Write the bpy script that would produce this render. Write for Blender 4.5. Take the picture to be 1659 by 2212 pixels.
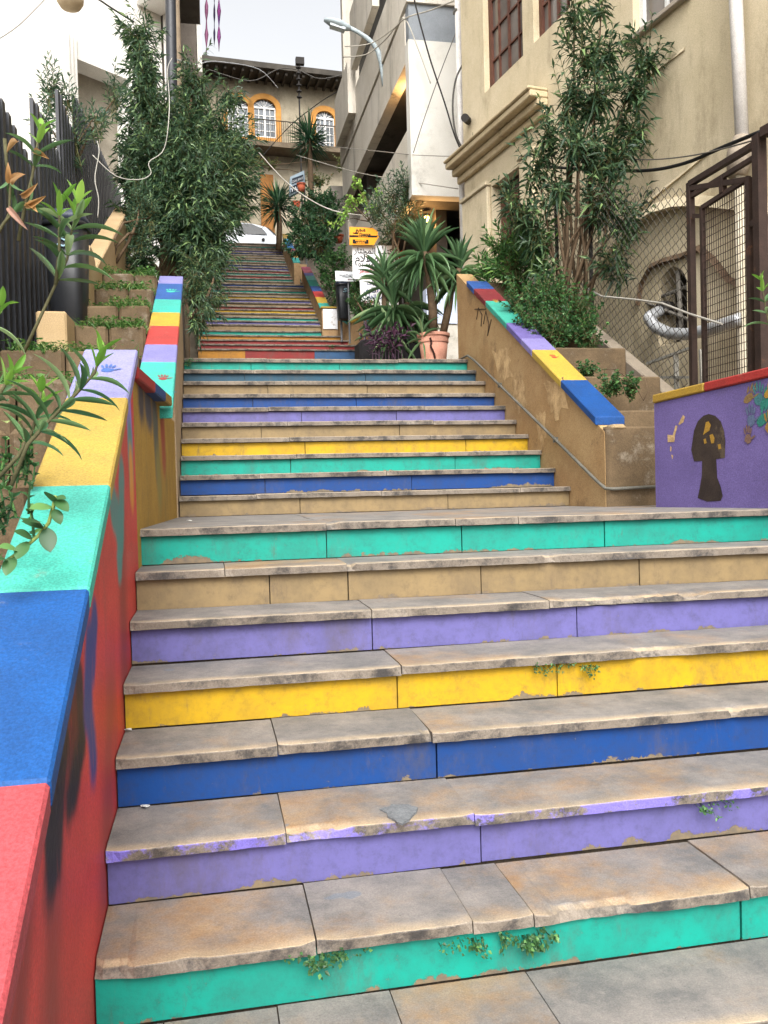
import bpy, bmesh, math, random
from mathutils import Vector, Matrix, noise as mnoise
V = Vector
R = math.radians
for o in list(bpy.data.objects):
    bpy.data.objects.remove(o)
scn = bpy.context.scene
COL = scn.collection
# ------------------------------------------------------------------ camera
# axes: X across the stairs, Y up the stairs, Z height; the eye is 1.6 m above the street
EYE = 1.6
YAW, PIT, ROL, FPX = 0.1973, -0.0221, -0.0255, 1877.0      # read off a 1659 x 2212 view of the photograph
FW = V((math.sin(YAW) * math.cos(PIT), math.cos(YAW) * math.cos(PIT), math.sin(PIT)))
RT0 = V((math.cos(YAW), -math.sin(YAW), 0))
UP0 = RT0.cross(FW)
RT = math.cos(ROL) * RT0 + math.sin(ROL) * UP0
UP = -math.sin(ROL) * RT0 + math.cos(ROL) * UP0
cam = bpy.data.cameras.new('camera')
cam.sensor_fit = 'VERTICAL'
cam.sensor_height = 24.0
cam.lens = 24.0 * FPX / 2212
cam.clip_start = 0.05
cam.clip_end = 2000
camo = bpy.data.objects.new('camera', cam)
COL.objects.link(camo)
camo.matrix_world = Matrix((RT, UP, -FW)).transposed().to_4x4()
camo.location = (0, 0, EYE)
scn.camera = camo
# ------------------------------------------------------------------ sky, sun, exposure
SUN_EL, SUN_AZ = R(44), R(186)          # azimuth from +Y towards +X
wd = bpy.data.worlds.new('World')
scn.world = wd
wd.use_nodes = True
nt = wd.node_tree
nt.nodes.clear()
sky = nt.nodes.new('ShaderNodeTexSky')
sky.sky_type = 'NISHITA'
sky.sun_disc = False
sky.sun_elevation = SUN_EL
sky.sun_rotation = SUN_AZ
sky.air_density = 1.0
sky.dust_density = 7.0
sky.ozone_density = 1.0
hs = nt.nodes.new('ShaderNodeHueSaturation')
hs.inputs['Saturation'].default_value = 0.12       # a closed, milky sky
bgn = nt.nodes.new('ShaderNodeBackground')
bgn.inputs['Strength'].default_value = 0.15
wo = nt.nodes.new('ShaderNodeOutputWorld')
nt.links.new(sky.outputs[0], hs.inputs['Color'])
nt.links.new(hs.outputs[0], bgn.inputs['Color'])
nt.links.new(bgn.outputs[0], wo.inputs['Surface'])
sl = bpy.data.lights.new('sun', 'SUN')
sl.energy = 0.6
sl.angle = R(25)
sl.color = (1.0, 0.96, 0.90)
so = bpy.data.objects.new('sun', sl)
COL.objects.link(so)
sdir = V((math.sin(SUN_AZ) * math.cos(SUN_EL), math.cos(SUN_AZ) * math.cos(SUN_EL), math.sin(SUN_EL)))
so.rotation_euler = sdir.to_track_quat('Z', 'Y').to_euler()
so.location = (0, 0, 30)
scn.view_settings.view_transform = 'Standard'
scn.view_settings.look = 'None'
scn.view_settings.exposure = 1.33
scn.view_settings.gamma = 1.0
scn.view_settings.use_curve_mapping = False
scn.cycles.max_bounces = 8
scn.cycles.diffuse_bounces = 5
scn.cycles.transparent_max_bounces = 8
# ------------------------------------------------------------------ helpers
RN = random.Random(7)

def ray(x, y):
    return FW + RT * ((x - 829.5) / FPX) - UP * ((y - 1106.0) / FPX)

def AY(x, y, yy):                     # where the pixel's ray meets the plane Y = yy
    d = ray(x, y)
    return V((0, 0, EYE)) + d * (yy / d.y)

def AX(x, y, xx):
    d = ray(x, y)
    return V((0, 0, EYE)) + d * (xx / d.x)

def AP(x, y, p0, n):                  # ... and a general plane
    d = ray(x, y)
    return V((0, 0, EYE)) + d * ((p0 - V((0, 0, EYE))).dot(n) / d.dot(n))

def proj(p):
    q = V(p) - V((0, 0, EYE))
    z = q.dot(FW)
    return 829.5 + FPX * q.dot(RT) / z, 1106.0 - FPX * q.dot(UP) / z

def lin(c):
    if isinstance(c, str):
        c = [int(c[i:i + 2], 16) / 255 for i in (0, 2, 4)]
    return tuple(((k + 0.055) / 1.055) ** 2.4 if k > 0.04045 else k / 12.92 for k in c[:3])

def origin(o):
    p = V((0, 0, 0))
    while o is not None:
        p += o.location
        o = o.parent
    return p

def tag(o, label=None, cat=None, group=None, kind=None):
    if label: o['label'] = label
    if cat: o['category'] = cat
    if group: o['group'] = group
    if kind: o['kind'] = kind
    return o

def empty(name, loc, label, cat, group=None, kind=None):
    o = bpy.data.objects.new(name, None)
    o.empty_display_size = 0.2
    COL.objects.link(o)
    o.location = loc
    return tag(o, label, cat, group, kind)

class MB:
    """collects faces; build() links them as ONE mesh object"""
    def __init__(s):
        s.v = []; s.f = []; s.a = []
    def add(s, vs, fs, at=None):
        n = len(s.v)
        s.v += [V(p) for p in vs]
        s.a += list(at) if at is not None else [0.0] * len(vs)
        s.f += [tuple(n + i for i in f) for f in fs]
    def obox(s, c, ax, ay, az):
        c = V(c); ax = V(ax); ay = V(ay); az = V(az)
        vs = [c + ax * i + ay * j + az * k for i in (-1, 1) for j in (-1, 1) for k in (-1, 1)]
        s.add(vs, [(0, 1, 3, 2), (4, 6, 7, 5), (0, 4, 5, 1), (2, 3, 7, 6), (0, 2, 6, 4), (1, 5, 7, 3)])
    def box(s, x0, x1, y0, y1, z0, z1):
        s.obox(((x0 + x1) / 2, (y0 + y1) / 2, (z0 + z1) / 2), ((x1 - x0) / 2, 0, 0), (0, (y1 - y0) / 2, 0), (0, 0, (z1 - z0) / 2))
    def bar(s, p, q, w, h, up=(0, 0, 1)):
        p = V(p); q = V(q); d = (q - p)
        L = d.length
        d.normalize()
        u = V(up)
        if abs(d.dot(u)) > .98: u = V((0, 1, 0))
        r = d.cross(u).normalized(); u = r.cross(d)
        s.obox((p + q) / 2, d * (L / 2), r * (w / 2), u * (h / 2))
    def prism(s, poly, vec):
        vec = V(vec); n = len(poly)
        vs = [V(p) for p in poly] + [V(p) + vec for p in poly]
        s.add(vs, [tuple(range(n - 1, -1, -1)), tuple(range(n, 2 * n))] + [(i, (i + 1) % n, n + (i + 1) % n, n + i) for i in range(n)])
    def tube(s, pts, rad, n=7, cap=True):
        pts = [V(p) for p in pts]
        m = len(pts)
        if not hasattr(rad, '__len__'): rad = [rad] * m
        vs = []; ref = None
        for i, p in enumerate(pts):
            d = (pts[min(i + 1, m - 1)] - pts[max(i - 1, 0)])
            if d.length < 1e-9: d = V((0, 0, 1))
            d.normalize()
            if ref is None:
                ref = d.orthogonal().normalized()
            r = (ref - d * ref.dot(d))
            r = r.normalized() if r.length > 1e-6 else d.orthogonal().normalized()
            ref = r
            t = d.cross(r)
            vs += [p + (r * math.cos(2 * math.pi * k / n) + t * math.sin(2 * math.pi * k / n)) * rad[i] for k in range(n)]
        fs = [(i * n + k, i * n + (k + 1) % n, (i + 1) * n + (k + 1) % n, (i + 1) * n + k) for i in range(m - 1) for k in range(n)]
        if cap:
            fs += [tuple(range(n - 1, -1, -1)), tuple((m - 1) * n + k for k in range(n))]
        s.add(vs, fs)
    def lathe(s, c, prof, n=28, axis=None):
        c = V(c); vs = []; m = len(prof)
        for r, z in prof:
            vs += [c + V((r * math.cos(2 * math.pi * k / n), r * math.sin(2 * math.pi * k / n), z)) for k in range(n)]
        fs = [(i * n + k, i * n + (k + 1) % n, (i + 1) * n + (k + 1) % n, (i + 1) * n + k) for i in range(m - 1) for k in range(n)]
        s.add(vs, fs + [tuple(range(n - 1, -1, -1)), tuple((m - 1) * n + k for k in range(n))])
    def leaf(s, p, d, n, L, W, droop=0.15, fold=0.18, hi=False):
        d = V(d).normalized(); n = V(n)
        sd = d.cross(n)
        if sd.length < 1e-4: sd = d.orthogonal()
        sd.normalize(); n = sd.cross(d)
        g = V((0, 0, -1)) * (droop * L)
        if not hi:
            pm = p + d * (.45 * L) + g * .22
            s.add([p, pm - sd * (W / 2) + n * (fold * W), pm, pm + sd * (W / 2) + n * (fold * W), p + d * L + g],
                  [(0, 2, 1), (0, 3, 2), (1, 2, 4), (2, 3, 4)])
        else:
            vs = [p]; 
            for t, k in ((.18, .62), (.42, 1.0), (.68, .86), (.88, .45)):
                pm = p + d * (t * L) + g * t * t
                vs += [pm - sd * (W / 2 * k) + n * (fold * W * k), pm, pm + sd * (W / 2 * k) + n * (fold * W * k)]
            vs.append(p + d * L + g)
            fs = [(0, 2, 1), (0, 3, 2)]
            for i in range(3):
                a = 1 + 3 * i
                fs += [(a, a + 1, a + 4, a + 3), (a + 1, a + 2, a + 5, a + 4)]
            fs += [(10, 11, 13), (11, 12, 13)]
            s.add(vs, fs)
    def build(s, name, mat, parent=None, smooth=False, bevel=0.0, attr=None, kind=None, label=None, seg=1):
        og = origin(parent)
        me = bpy.data.meshes.new(name)
        me.from_pydata([p - og for p in s.v], [], s.f)
        if attr:
            at = me.attributes.new(attr, 'FLOAT', 'POINT')
            at.data.foreach_set('value', s.a)
        me.update()
        if bevel:
            bm = bmesh.new(); bm.from_mesh(me)
            bmesh.ops.recalc_face_normals(bm, faces=bm.faces)
            es = [e for e in bm.edges if len(e.link_faces) == 2 and e.calc_face_angle(0) > 0.5]
            bmesh.ops.bevel(bm, geom=es, offset=bevel, segments=seg, affect='EDGES', clamp_overlap=True)
            bm.to_mesh(me); bm.free()
        else:
            bm = bmesh.new(); bm.from_mesh(me)
            if len(bm.faces) < 6000: bmesh.ops.recalc_face_normals(bm, faces=bm.faces)
            bm.to_mesh(me); bm.free()
        if smooth:
            me.polygons.foreach_set('use_smooth', [True] * len(me.polygons))
        me.materials.append(mat)
        o = bpy.data.objects.new(name, me)
        COL.objects.link(o)
        o.parent = parent
        if kind: o['kind'] = kind
        if label: o['label'] = label
        return o

def inst(name, me, parent, pos, d, n, sx, sy, sz=None):
    """one piece sharing mesh data: mesh runs along +Y, faces +Z"""
    d = V(d).normalized(); n = V(n)
    x = d.cross(n)
    if x.length < 1e-4: x = d.orthogonal()
    x.normalize(); z = x.cross(d)
    o = bpy.data.objects.new(name, me)
    COL.objects.link(o)
    o.parent = parent
    m = Matrix((x * sx, d * sy, z * (sz or sy))).transposed().to_4x4()
    m.translation = V(pos) - origin(parent)
    o.matrix_local = m
    return o

# ------------------------------------------------------------------ materials
class NT:
    def __init__(s, name):
        s.m = bpy.data.materials.new(name); s.m.use_nodes = True
        s.t = s.m.node_tree; s.b = s.t.nodes['Principled BSDF']
        s.geo = s.n('ShaderNodeNewGeometry')
    def n(s, k, **kw):
        nd = s.t.nodes.new(k)
        for a, b in kw.items(): setattr(nd, a, b)
        return nd
    def l(s, a, b): s.t.links.new(a, b)
    def pos(s, sc=(1, 1, 1)):
        mp = s.n('ShaderNodeVectorMath', operation='MULTIPLY')
        mp.inputs[1].default_value = sc
        s.l(s.geo.outputs['Position'], mp.inputs[0])
        return mp.outputs[0]
    def noise(s, scale, detail=5, rough=.6, vec=None, sc=(1, 1, 1)):
        nd = s.n('ShaderNodeTexNoise')
        nd.inputs['Scale'].default_value = scale; nd.inputs['Detail'].default_value = detail
        nd.inputs['Roughness'].default_value = rough
        s.l(vec if vec is not None else s.pos(sc), nd.inputs['Vector'])
        return nd.outputs['Fac']
    def ramp(s, fac, a, b, lo=0.0, hi=1.0):
        nd = s.n('ShaderNodeMapRange'); nd.interpolation_type = 'SMOOTHSTEP'
        nd.inputs['From Min'].default_value = a; nd.inputs['From Max'].default_value = b
        nd.inputs['To Min'].default_value = lo; nd.inputs['To Max'].default_value = hi
        s.l(fac, nd.inputs['Value'])
        return nd.outputs[0]
    def math(s, op, a, b):
        nd = s.n('ShaderNodeMath', operation=op)
        for i, k in enumerate((a, b)):
            if isinstance(k, (int, float)): nd.inputs[i].default_value = k
            else: s.l(k, nd.inputs[i])
        return nd.outputs[0]
    def mix(s, fac, a, b, blend='MIX'):
        nd = s.n('ShaderNodeMix', data_type='RGBA', blend_type=blend)
        for i, k in ((0, fac), (6, a), (7, b)):
            if isinstance(k, (int, float)): nd.inputs[i].default_value = k
            elif isinstance(k, tuple): nd.inputs[i].default_value = (*k[:3], 1)
            else: s.l(k, nd.inputs[i])
        return nd.outputs[2]
    def gray(s, val):
        nd = s.n('ShaderNodeCombineColor')
        for i in range(3): s.l(val, nd.inputs[i])
        return nd.outputs[0]
    def bump(s, h, st, dist=.01):
        nd = s.n('ShaderNodeBump'); nd.inputs['Strength'].default_value = st; nd.inputs['Distance'].default_value = dist
        s.l(h, nd.inputs['Height']); s.l(nd.outputs[0], s.b.inputs['Normal'])
    def done(s, col, rough=.8, spec=.25, metal=0.0):
        if isinstance(col, tuple): s.b.inputs['Base Color'].default_value = (*col[:3], 1)
        else: s.l(col, s.b.inputs['Base Color'])
        s.b.inputs['Roughness'].default_value = rough
        s.b.inputs['Specular IOR Level'].default_value = spec
        s.b.inputs['Metallic'].default_value = metal
        return s.m

MATS = {}
def M(name, c1, c2=None, ns=3.0, rough=.82, bump=.3, bs=70, stain=None, ss=1.2, sa=(.52, .68), smax=.8, streak=1.0, metal=0, spec=.25, orand=0.0, grain=.25):
    if name in MATS: return MATS[name]
    t = NT(name)
    c1 = lin(c1); c2 = lin(c2) if c2 else tuple(k * .8 for k in c1)
    col = t.mix(t.ramp(t.noise(ns, 10, .7), .33, .67), c1, c2)
    if stain:
        f = t.ramp(t.noise(ss, 12, .75, sc=(1, 1, streak)), sa[0], sa[1], 0, smax)
        col = t.mix(f, col, lin(stain))
    if grain:
        col = t.mix(1.0, col, t.gray(t.ramp(t.noise(160, 3, .7), .3, .7, 1 - grain, 1 + grain * .6)), 'MULTIPLY')
    if orand:
        oi = t.n('ShaderNodeObjectInfo')
        col = t.mix(1.0, col, t.gray(t.ramp(oi.outputs['Random'], 0, 1, 1 - orand, 1 + orand * .7)), 'MULTIPLY')
    if bump: t.bump(t.noise(bs, 5, .65), bump, .006)
    MATS[name] = t.done(col, rough, spec, metal)
    return MATS[name]

def paint(name, c, under='75664F', chip=.5, dirt='4E463C', grime=.5):
    """paint on stone risers, chipped towards the bottom edge (point attribute h: 0 bottom, 1 top)"""
    t = NT(name)
    at = t.n('ShaderNodeAttribute', attribute_name='h')
    c = tuple(k * .52 for k in lin(c))
    col = t.mix(t.ramp(t.noise(6, 10, .75), .34, .66), c, tuple(k * .72 + .008 for k in c))
    col = t.mix(t.ramp(t.noise(24, 12, .85), .50, .66, 0, .6), col, tuple(k * .5 + .01 for k in c))
    col = t.mix(t.ramp(t.noise(2.6, 12, .8, sc=(1, 1, .4)), .50, .70, 0, grime), col, lin(dirt))
    col = t.mix(t.ramp(t.noise(9, 12, .82, sc=(1, 1, .22)), .55, .68, 0, grime), col, lin(dirt))
    col = t.mix(t.ramp(t.noise(14, 10, .8, sc=(.35, 1, 2.2)), .62, .72, 0, .35), col, tuple(min(1, k * 1.25 + .05) for k in c))
    nz = t.math('ADD', t.noise(11, 9, .72), t.math('MULTIPLY', t.noise(1.9, 4), 1.1))
    m = t.math('SUBTRACT', nz, t.math('MULTIPLY', at.outputs['Fac'], 1.0))
    mk = t.ramp(m, 1.05 + (.5 - chip) * .3, 1.09 + (.5 - chip) * .3)
    under = t.mix(t.ramp(t.noise(30, 4), .3, .7), lin(under), lin('5F564A'))
    col = t.mix(mk, col, under)
    spk = t.ramp(t.noise(48, 6, .85), .64, .70, 0, .6)
    col = t.mix(spk, col, lin('7d7466'))
    t.bump(t.math('SUBTRACT', t.math('MULTIPLY', t.noise(60, 5), .5), mk), .35, .004)
    return t.done(col, .62, .3)

def tread_mat(name, lip=None):
    t = NT(name)
    at = t.n('ShaderNodeAttribute', attribute_name='h')      # 0 on the back, 1 along the worn nosing, 2 on the front face
    oi = t.n('ShaderNodeObjectInfo')
    off = t.n('ShaderNodeVectorMath', operation='ADD')
    sc = t.n('ShaderNodeVectorMath', operation='SCALE'); sc.inputs['Scale'].default_value = 9.0
    cmb = t.n('ShaderNodeCombineXYZ')
    for i in range(3): t.l(oi.outputs['Random'], cmb.inputs[i])
    t.l(cmb.outputs[0], sc.inputs[0]); t.l(t.geo.outputs['Position'], off.inputs[0]); t.l(sc.outputs[0], off.inputs[1])
    p = off.outputs[0]
    grey = t.mix(t.ramp(t.noise(5, 12, .78, vec=p), .32, .68), lin('857F79'), lin('605F5E'))
    tan = t.mix(t.ramp(t.noise(8, 10, .75, vec=p), .3, .7), lin('988164'), lin('856646'))
    warm = t.math('ADD', t.math('ADD', t.noise(1.8, 11, .72, vec=p), t.math('MULTIPLY', at.outputs['Fac'], .06)), t.math('MULTIPLY', oi.outputs['Random'], .20))
    col = t.mix(t.ramp(warm, .61, .85), grey, tan)
    dk_ = t.ramp(t.noise(4.5, 12, .8, vec=p), .56, .68, 0, .55)
    col = t.mix(dk_, col, lin('5A5856'))
    pale = t.ramp(t.noise(13, 10, .8, vec=p), .60, .70, 0, .4)
    col = t.mix(pale, col, lin('9C958A'))
    sp = t.ramp(t.noise(60, 5, .8, vec=p), .62, .70, 0, .55)
    col = t.mix(sp, col, lin('4A4744'))
    spot = t.ramp(t.noise(6.5, 2, .4, vec=p), .735, .75, 0, .6)
    col = t.mix(spot, col, lin('66707A'))
    ed = t.ramp(at.outputs['Fac'], .74, 1.0, 0, .7)
    ed = t.math('MULTIPLY', ed, t.ramp(t.noise(7, 8, .7, vec=p), .3, .55, .25, 1.0))
    col = t.mix(ed, col, t.mix(t.ramp(t.noise(5, 4, vec=p), .35, .65), lin('B39F82'), lin('96876F')))
    fr = t.ramp(at.outputs['Fac'], 1.3, 1.5)
    fc = t.mix(t.ramp(t.noise(6, 12, .8), .44, .62), lin('80766A'), lin('454240'))
    if lip:
        fc = t.mix(t.ramp(t.noise(7, 10, .75), .44, .54), lin(lip), fc)
    col = t.mix(fr, col, fc)
    col = t.mix(1.0, col, t.gray(t.ramp(t.noise(210, 4, .75), .3, .7, .78, 1.14)), 'MULTIPLY')
    t.bump(t.math('ADD', t.noise(70, 8, .75), t.math('MULTIPLY', t.noise(9, 6), 1.2)), .5, .006)
    return t.done(col, .72, .3)

def spray(m, axes, marks):
    """soft sprayed or brushed strokes on a wall: capsules (a, b, half width, colour, softness) in two wall axes"""
    t = NT.__new__(NT); t.m = m; t.t = m.node_tree; t.b = t.t.nodes['Principled BSDF']; t.geo = t.n('ShaderNodeNewGeometry')
    mask = t.n('ShaderNodeVectorMath', operation='MULTIPLY'); mask.inputs[1].default_value = axes
    wob = t.n('ShaderNodeTexNoise'); wob.inputs['Scale'].default_value = 16; wob.inputs['Detail'].default_value = 6
    t.l(t.geo.outputs['Position'], wob.inputs['Vector'])
    ws = t.n('ShaderNodeVectorMath', operation='MULTIPLY_ADD'); ws.inputs[1].default_value = (.05, .05, .05)
    t.l(wob.outputs['Color'], ws.inputs[0]); t.l(t.geo.outputs['Position'], ws.inputs[2])
    t.l(ws.outputs[0], mask.inputs[0])
    brk = t.noise(26, 6, .7, sc=(1, 1, .25))
    src = t.b.inputs['Base Color'].links[0].from_socket
    A = V(axes)
    for a, b, w, c, soft in marks:
        a = V((a[0] * A[0], a[1] * A[1], a[2] * A[2])) + A * .025; b = V((b[0] * A[0], b[1] * A[1], b[2] * A[2])) + A * .025; ba = b - a
        pa = t.n('ShaderNodeVectorMath', operation='SUBTRACT'); t.l(mask.outputs[0], pa.inputs[0]); pa.inputs[1].default_value = a
        dt = t.n('ShaderNodeVectorMath', operation='DOT_PRODUCT'); t.l(pa.outputs[0], dt.inputs[0]); dt.inputs[1].default_value = ba / max(1e-9, ba.length_squared)
        cl_ = t.n('ShaderNodeClamp'); t.l(dt.outputs['Value'], cl_.inputs[0])
        sc = t.n('ShaderNodeVectorMath', operation='SCALE'); sc.inputs[0].default_value = ba; t.l(cl_.outputs[0], sc.inputs['Scale'])
        df = t.n('ShaderNodeVectorMath', operation='DISTANCE'); t.l(pa.outputs[0], df.inputs[0]); t.l(sc.outputs[0], df.inputs[1])
        k = t.ramp(df.outputs['Value'], w * (1 - soft), w * (1 + soft), 1, 0)
        k = t.math('MULTIPLY', k, t.ramp(brk, .28, .46, .55, .97))
        src = t.mix(k, src, lin(c))
    t.l(src, t.b.inputs['Base Color'])

def leafmat(name, c1, c2, c3=None, rough=.42, trans=.25):
    if name in MATS: return MATS[name]
    t = NT(name)
    oi = t.n('ShaderNodeObjectInfo')
    r = t.math('FRACT', t.math('ADD', t.geo.outputs['Random Per Island'], t.math('MULTIPLY', oi.outputs['Random'], 3.7)), 0.0)
    col = t.mix(t.ramp(r, 0, 1), lin(c1), lin(c2))
    if c3:
        col = t.mix(t.ramp(r, .86, .97), col, lin(c3))
    t.done(col, rough, .35)
    tr = t.n('ShaderNodeBsdfTranslucent')
    hsn = t.n('ShaderNodeHueSaturation'); hsn.inputs['Value'].default_value = 1.5
    t.l(col, hsn.inputs['Color']); t.l(hsn.outputs[0], tr.inputs['Color'])
    mx = t.n('ShaderNodeMixShader'); mx.inputs[0].default_value = trans
    t.l(t.b.outputs[0], mx.inputs[1]); t.l(tr.outputs[0], mx.inputs[2])
    out = [n for n in t.t.nodes if n.type == 'OUTPUT_MATERIAL'][0]
    t.l(mx.outputs[0], out.inputs['Surface'])
    MATS[name] = t.m
    return t.m

def glassmat(name, c, rough=.12):
    t = NT(name)
    col = t.mix(t.ramp(t.noise(1.5, 3), .3, .7), lin(c), tuple(k * .6 for k in lin(c)))
    return t.done(col, rough, .6)

def emit(name, c, st):
    t = NT(name)
    t.b.inputs['Emission Color'].default_value = (*lin(c), 1); t.b.inputs['Emission Strength'].default_value = st
    return t.done(lin(c), .5)

TEAL, BLUE, PURP, YELL, RED, LAV, AQUA, DKB, PINK = '0CB8A2', '004C9C', '7E78BE', 'EEBE10', 'C93A35', '9E9BDC', '3CD9C2', '2C5F78', 'D8565C'
PT = {k: paint('riser_paint_' + k, c, chip=ch) for k, c, ch in (('teal', TEAL, .5), ('blue', BLUE, .55), ('purple', PURP, .5), ('yellow', YELL, .5), ('darkblue', DKB, .45),
      ('red', 'A8302E', .5), ('orange', 'D9962A', .55), ('mix', '3A6A9A', .6))}
PT['beige'] = paint('riser_stone', 'AE9468', under='7C6A52', chip=.4, dirt='5F5140', grime=.7)
TR = tread_mat('tread_stone')
TRP = tread_mat('tread_stone_purple_lip', lip='7A70C4')
def dk(c, f, g=0.0):
    l = [k * f for k in lin(c)]; y = .2126 * l[0] + .7152 * l[1] + .0722 * l[2]
    l = [k + (y - k) * g for k in l]
    return [1.055 * k ** (1 / 2.4) - .055 if k > .0031308 else 12.92 * k for k in l]
def cop(c): return M('coping_paint_' + c, dk(c, .58, .05), dk(c, .47, .10), ns=5, rough=.6, bump=.4, bs=60, stain='827A6A', ss=9, sa=(.60, .74), smax=.5, grain=.28, spec=.25)
STONE = M('dark_mortar', '55493C', '3F372E', ns=12)
TANP = M('tan_plaster', 'A08460', '8C7050', ns=2.4, stain='6F5A40', ss=2.2, sa=(.52, .66), smax=.7, bump=.4)
BEIGEP = M('beige_plaster', 'A8947A', '958064', ns=2.5, stain='77684F', ss=2.6, sa=(.56, .7), smax=.6, streak=.4)
BROWNC = M('brown_concrete', '66553F', '4C3E2C', ns=3, stain='8E8373', ss=3, sa=(.55, .68), smax=.6, bump=.5, bs=40)
PEEL = M('peeling_ochre_plaster', 'A68A62', '93744E', ns=2.2, stain='6E573E', ss=1.9, sa=(.54, .64), smax=.6, bump=.45, bs=35)
EARTH = M('dark_earth', '4A3D2E', '352A20', ns=8, bump=.8, bs=30)
def text_mesh(body, size, mat, parent, o, rt, up, name='lettering', bold=0.0, align='CENTER', depth=.001):
    cu = bpy.data.curves.new('t', 'FONT')
    cu.body = body; cu.size = size; cu.align_x = align; cu.extrude = depth; cu.offset = bold
    cu.resolution_u = 3
    ob = bpy.data.objects.new('t', cu); COL.objects.link(ob)
    dg = bpy.context.evaluated_depsgraph_get()
    me = bpy.data.meshes.new_from_object(ob.evaluated_get(dg))
    bpy.data.objects.remove(ob)
    rt = V(rt).normalized(); up = V(up).normalized(); n = rt.cross(up)
    m = Matrix((rt, up, n)).transposed().to_4x4(); m.translation = V(o) - origin(parent)
    me.transform(m)
    me.materials.clear(); me.materials.append(mat)
    ob = bpy.data.objects.new(name, me); COL.objects.link(ob); ob.parent = parent
    return ob

AR = {'ا': (0xFE8D, 0xFE8E), 'ب': 0xFE8F, 'ة': (0xFE93, 0xFE94), 'ت': 0xFE95, 'ح': 0xFEA1, 'خ': 0xFEA5, 'د': (0xFEA9, 0xFEAA), 'ر': (0xFEAD, 0xFEAE),
      'س': 0xFEB1, 'ش': 0xFEB5, 'ع': 0xFEC9, 'غ': 0xFECD, 'ف': 0xFED1, 'ق': 0xFED5, 'ك': 0xFED9, 'ل': 0xFEDD, 'م': 0xFEE1, 'ه': 0xFEE9, 'و': (0xFEED, 0xFEEE), 'ي': 0xFEF1, 'X': (0xFEFB, 0xFEFC)}
def arabic(s):
    s = s.replace('لا', 'X')
    out = []
    for i, c in enumerate(s):
        if c not in AR: out.append(c); continue
        pj = i > 0 and s[i - 1] in AR and not isinstance(AR[s[i - 1]], tuple)
        nj = i + 1 < len(s) and s[i + 1] in AR
        e = AR[c]
        if isinstance(e, tuple): out.append(chr(e[1] if pj else e[0]))
        else: out.append(chr(e + (3 if pj and nj else 2 if nj else 1 if pj else 0)))
    return ''.join(reversed(out))
# ------------------------------------------------------------------ ground
def hill(y):
    pr = [(-400, -.16), (1.0, -.16), (1.2, -.16), (3.9, 1.05), (5.6, 1.05), (8.4, 2.4), (15.4, 2.4), (18.6, 4.1), (23.8, 6.9), (27.6, 9.1), (60, 9.1), (900, 9.1)]
    for (a, za), (b, zb) in zip(pr, pr[1:]):
        if y <= b: return za + (zb - za) * (y - a) / (b - a)
    return 9.1
mb = MB()
ys = [-400, -60, -10, 0.0, 1.2, 2.5, 3.9, 5.6, 7, 8.4, 12, 15.4, 18.6, 21, 23.8, 27.6, 34, 60, 200, 900]
xs = [-600, -120, -30, -8, -2, 0, 2, 6, 14, 40, 150, 600]
mb.add([(x, y, hill(y)) for y in ys for x in xs], [(j * len(xs) + i, j * len(xs) + i + 1, (j + 1) * len(xs) + i + 1, (j + 1) * len(xs) + i) for j in range(len(ys) - 1) for i in range(len(xs) - 1)])
tag(mb.build('ground', M('ground_earth', '6C6254', '544A3E', ns=1.2, bump=.6)), 'brown earth and old paving of the hillside under the steps', 'ground', kind='structure')
mb = MB()
mb.box(-40, 40, 27.55, 36.2, 9.30, 9.44)
tag(mb.build('street', M('asphalt', '4b4b4b', '3c3c3d', ns=5)), 'grey asphalt street crossing at the head of the steps', 'street', kind='structure')

# ------------------------------------------------------------------ stairs
TH = .034
def slab(parent, x0, x1, y0, y1, z, mat, res=.03, chips=(), th=TH, seed=0, tilt=0.0):
    n = max(2, int((x1 - x0) / res))
    vs = []; at = []; fs = []
    for i in range(n + 1):
        x = x0 + (x1 - x0) * i / n
        e = 1.0
        j = mnoise.noise(V((x * 9, y0 * 7, seed * 3.1))) * .0025 + mnoise.noise(V((x * 60, y0 * 7, seed))) * .0022 + mnoise.noise(V((x * 1.7, seed * 5., y0))) * .003
        c0 = mnoise.noise(V((x * 6.3, y0 * 11., seed * 1.7)));  j += max(0, c0 - .42) * .05
        jb = mnoise.noise(V((x * 25, 5.5 + y0 * 3, seed))) * .004
        end = min(i, n - i) * (x1 - x0) / n
        rnd = .010 * max(0, 1 - end / .03) if res < .05 else 0
        dy = 0; dz = 0
        for xc, hw, dep in chips:
            s = 1 - ((x - xc) / hw) ** 2
            if s > 0:
                k = s * (.65 + .5 * mnoise.noise(V((x * 30, seed, 1.5))))
                dy = max(dy, dep * k); dz = max(dz, th * .62 * min(1, k * 1.6))
        ft = y0 + j + dy + rnd
        zt = z + tilt * (x - x0) + mnoise.noise(V((x * 2.2, y0, seed * 2.))) * .002
        vs += [(x, y1, zt), (x, max(y0 + .055, ft + .02), zt - (.006 if dz > .01 else 0)), (x, ft, zt - .002 - dz), (x, ft - .0025, zt - .006 - dz), (x, y0 + jb * .6 + dy * .45 + .004, z - th + jb * .3), (x, y1, z - th)]
        at += [0, .72, 1.0, 2.0, 2.0, 2.0] if dz < .01 else [0, .72, 1.6, 2.0, 2.0, 2.0]
    for i in range(n):
        a = i * 6; b = a + 6
        fs += [(a + k, a + k + 1, b + k + 1, b + k) for k in range(5)] + [(a + 5, a, b, b + 5)]
    fs += [(0, 1, 2, 3, 4, 5), tuple(n * 6 + k for k in (5, 4, 3, 2, 1, 0))]
    m = MB(); m.add(vs, fs, at)
    return m.build('tread_slab', mat, parent, attr='h')

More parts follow.
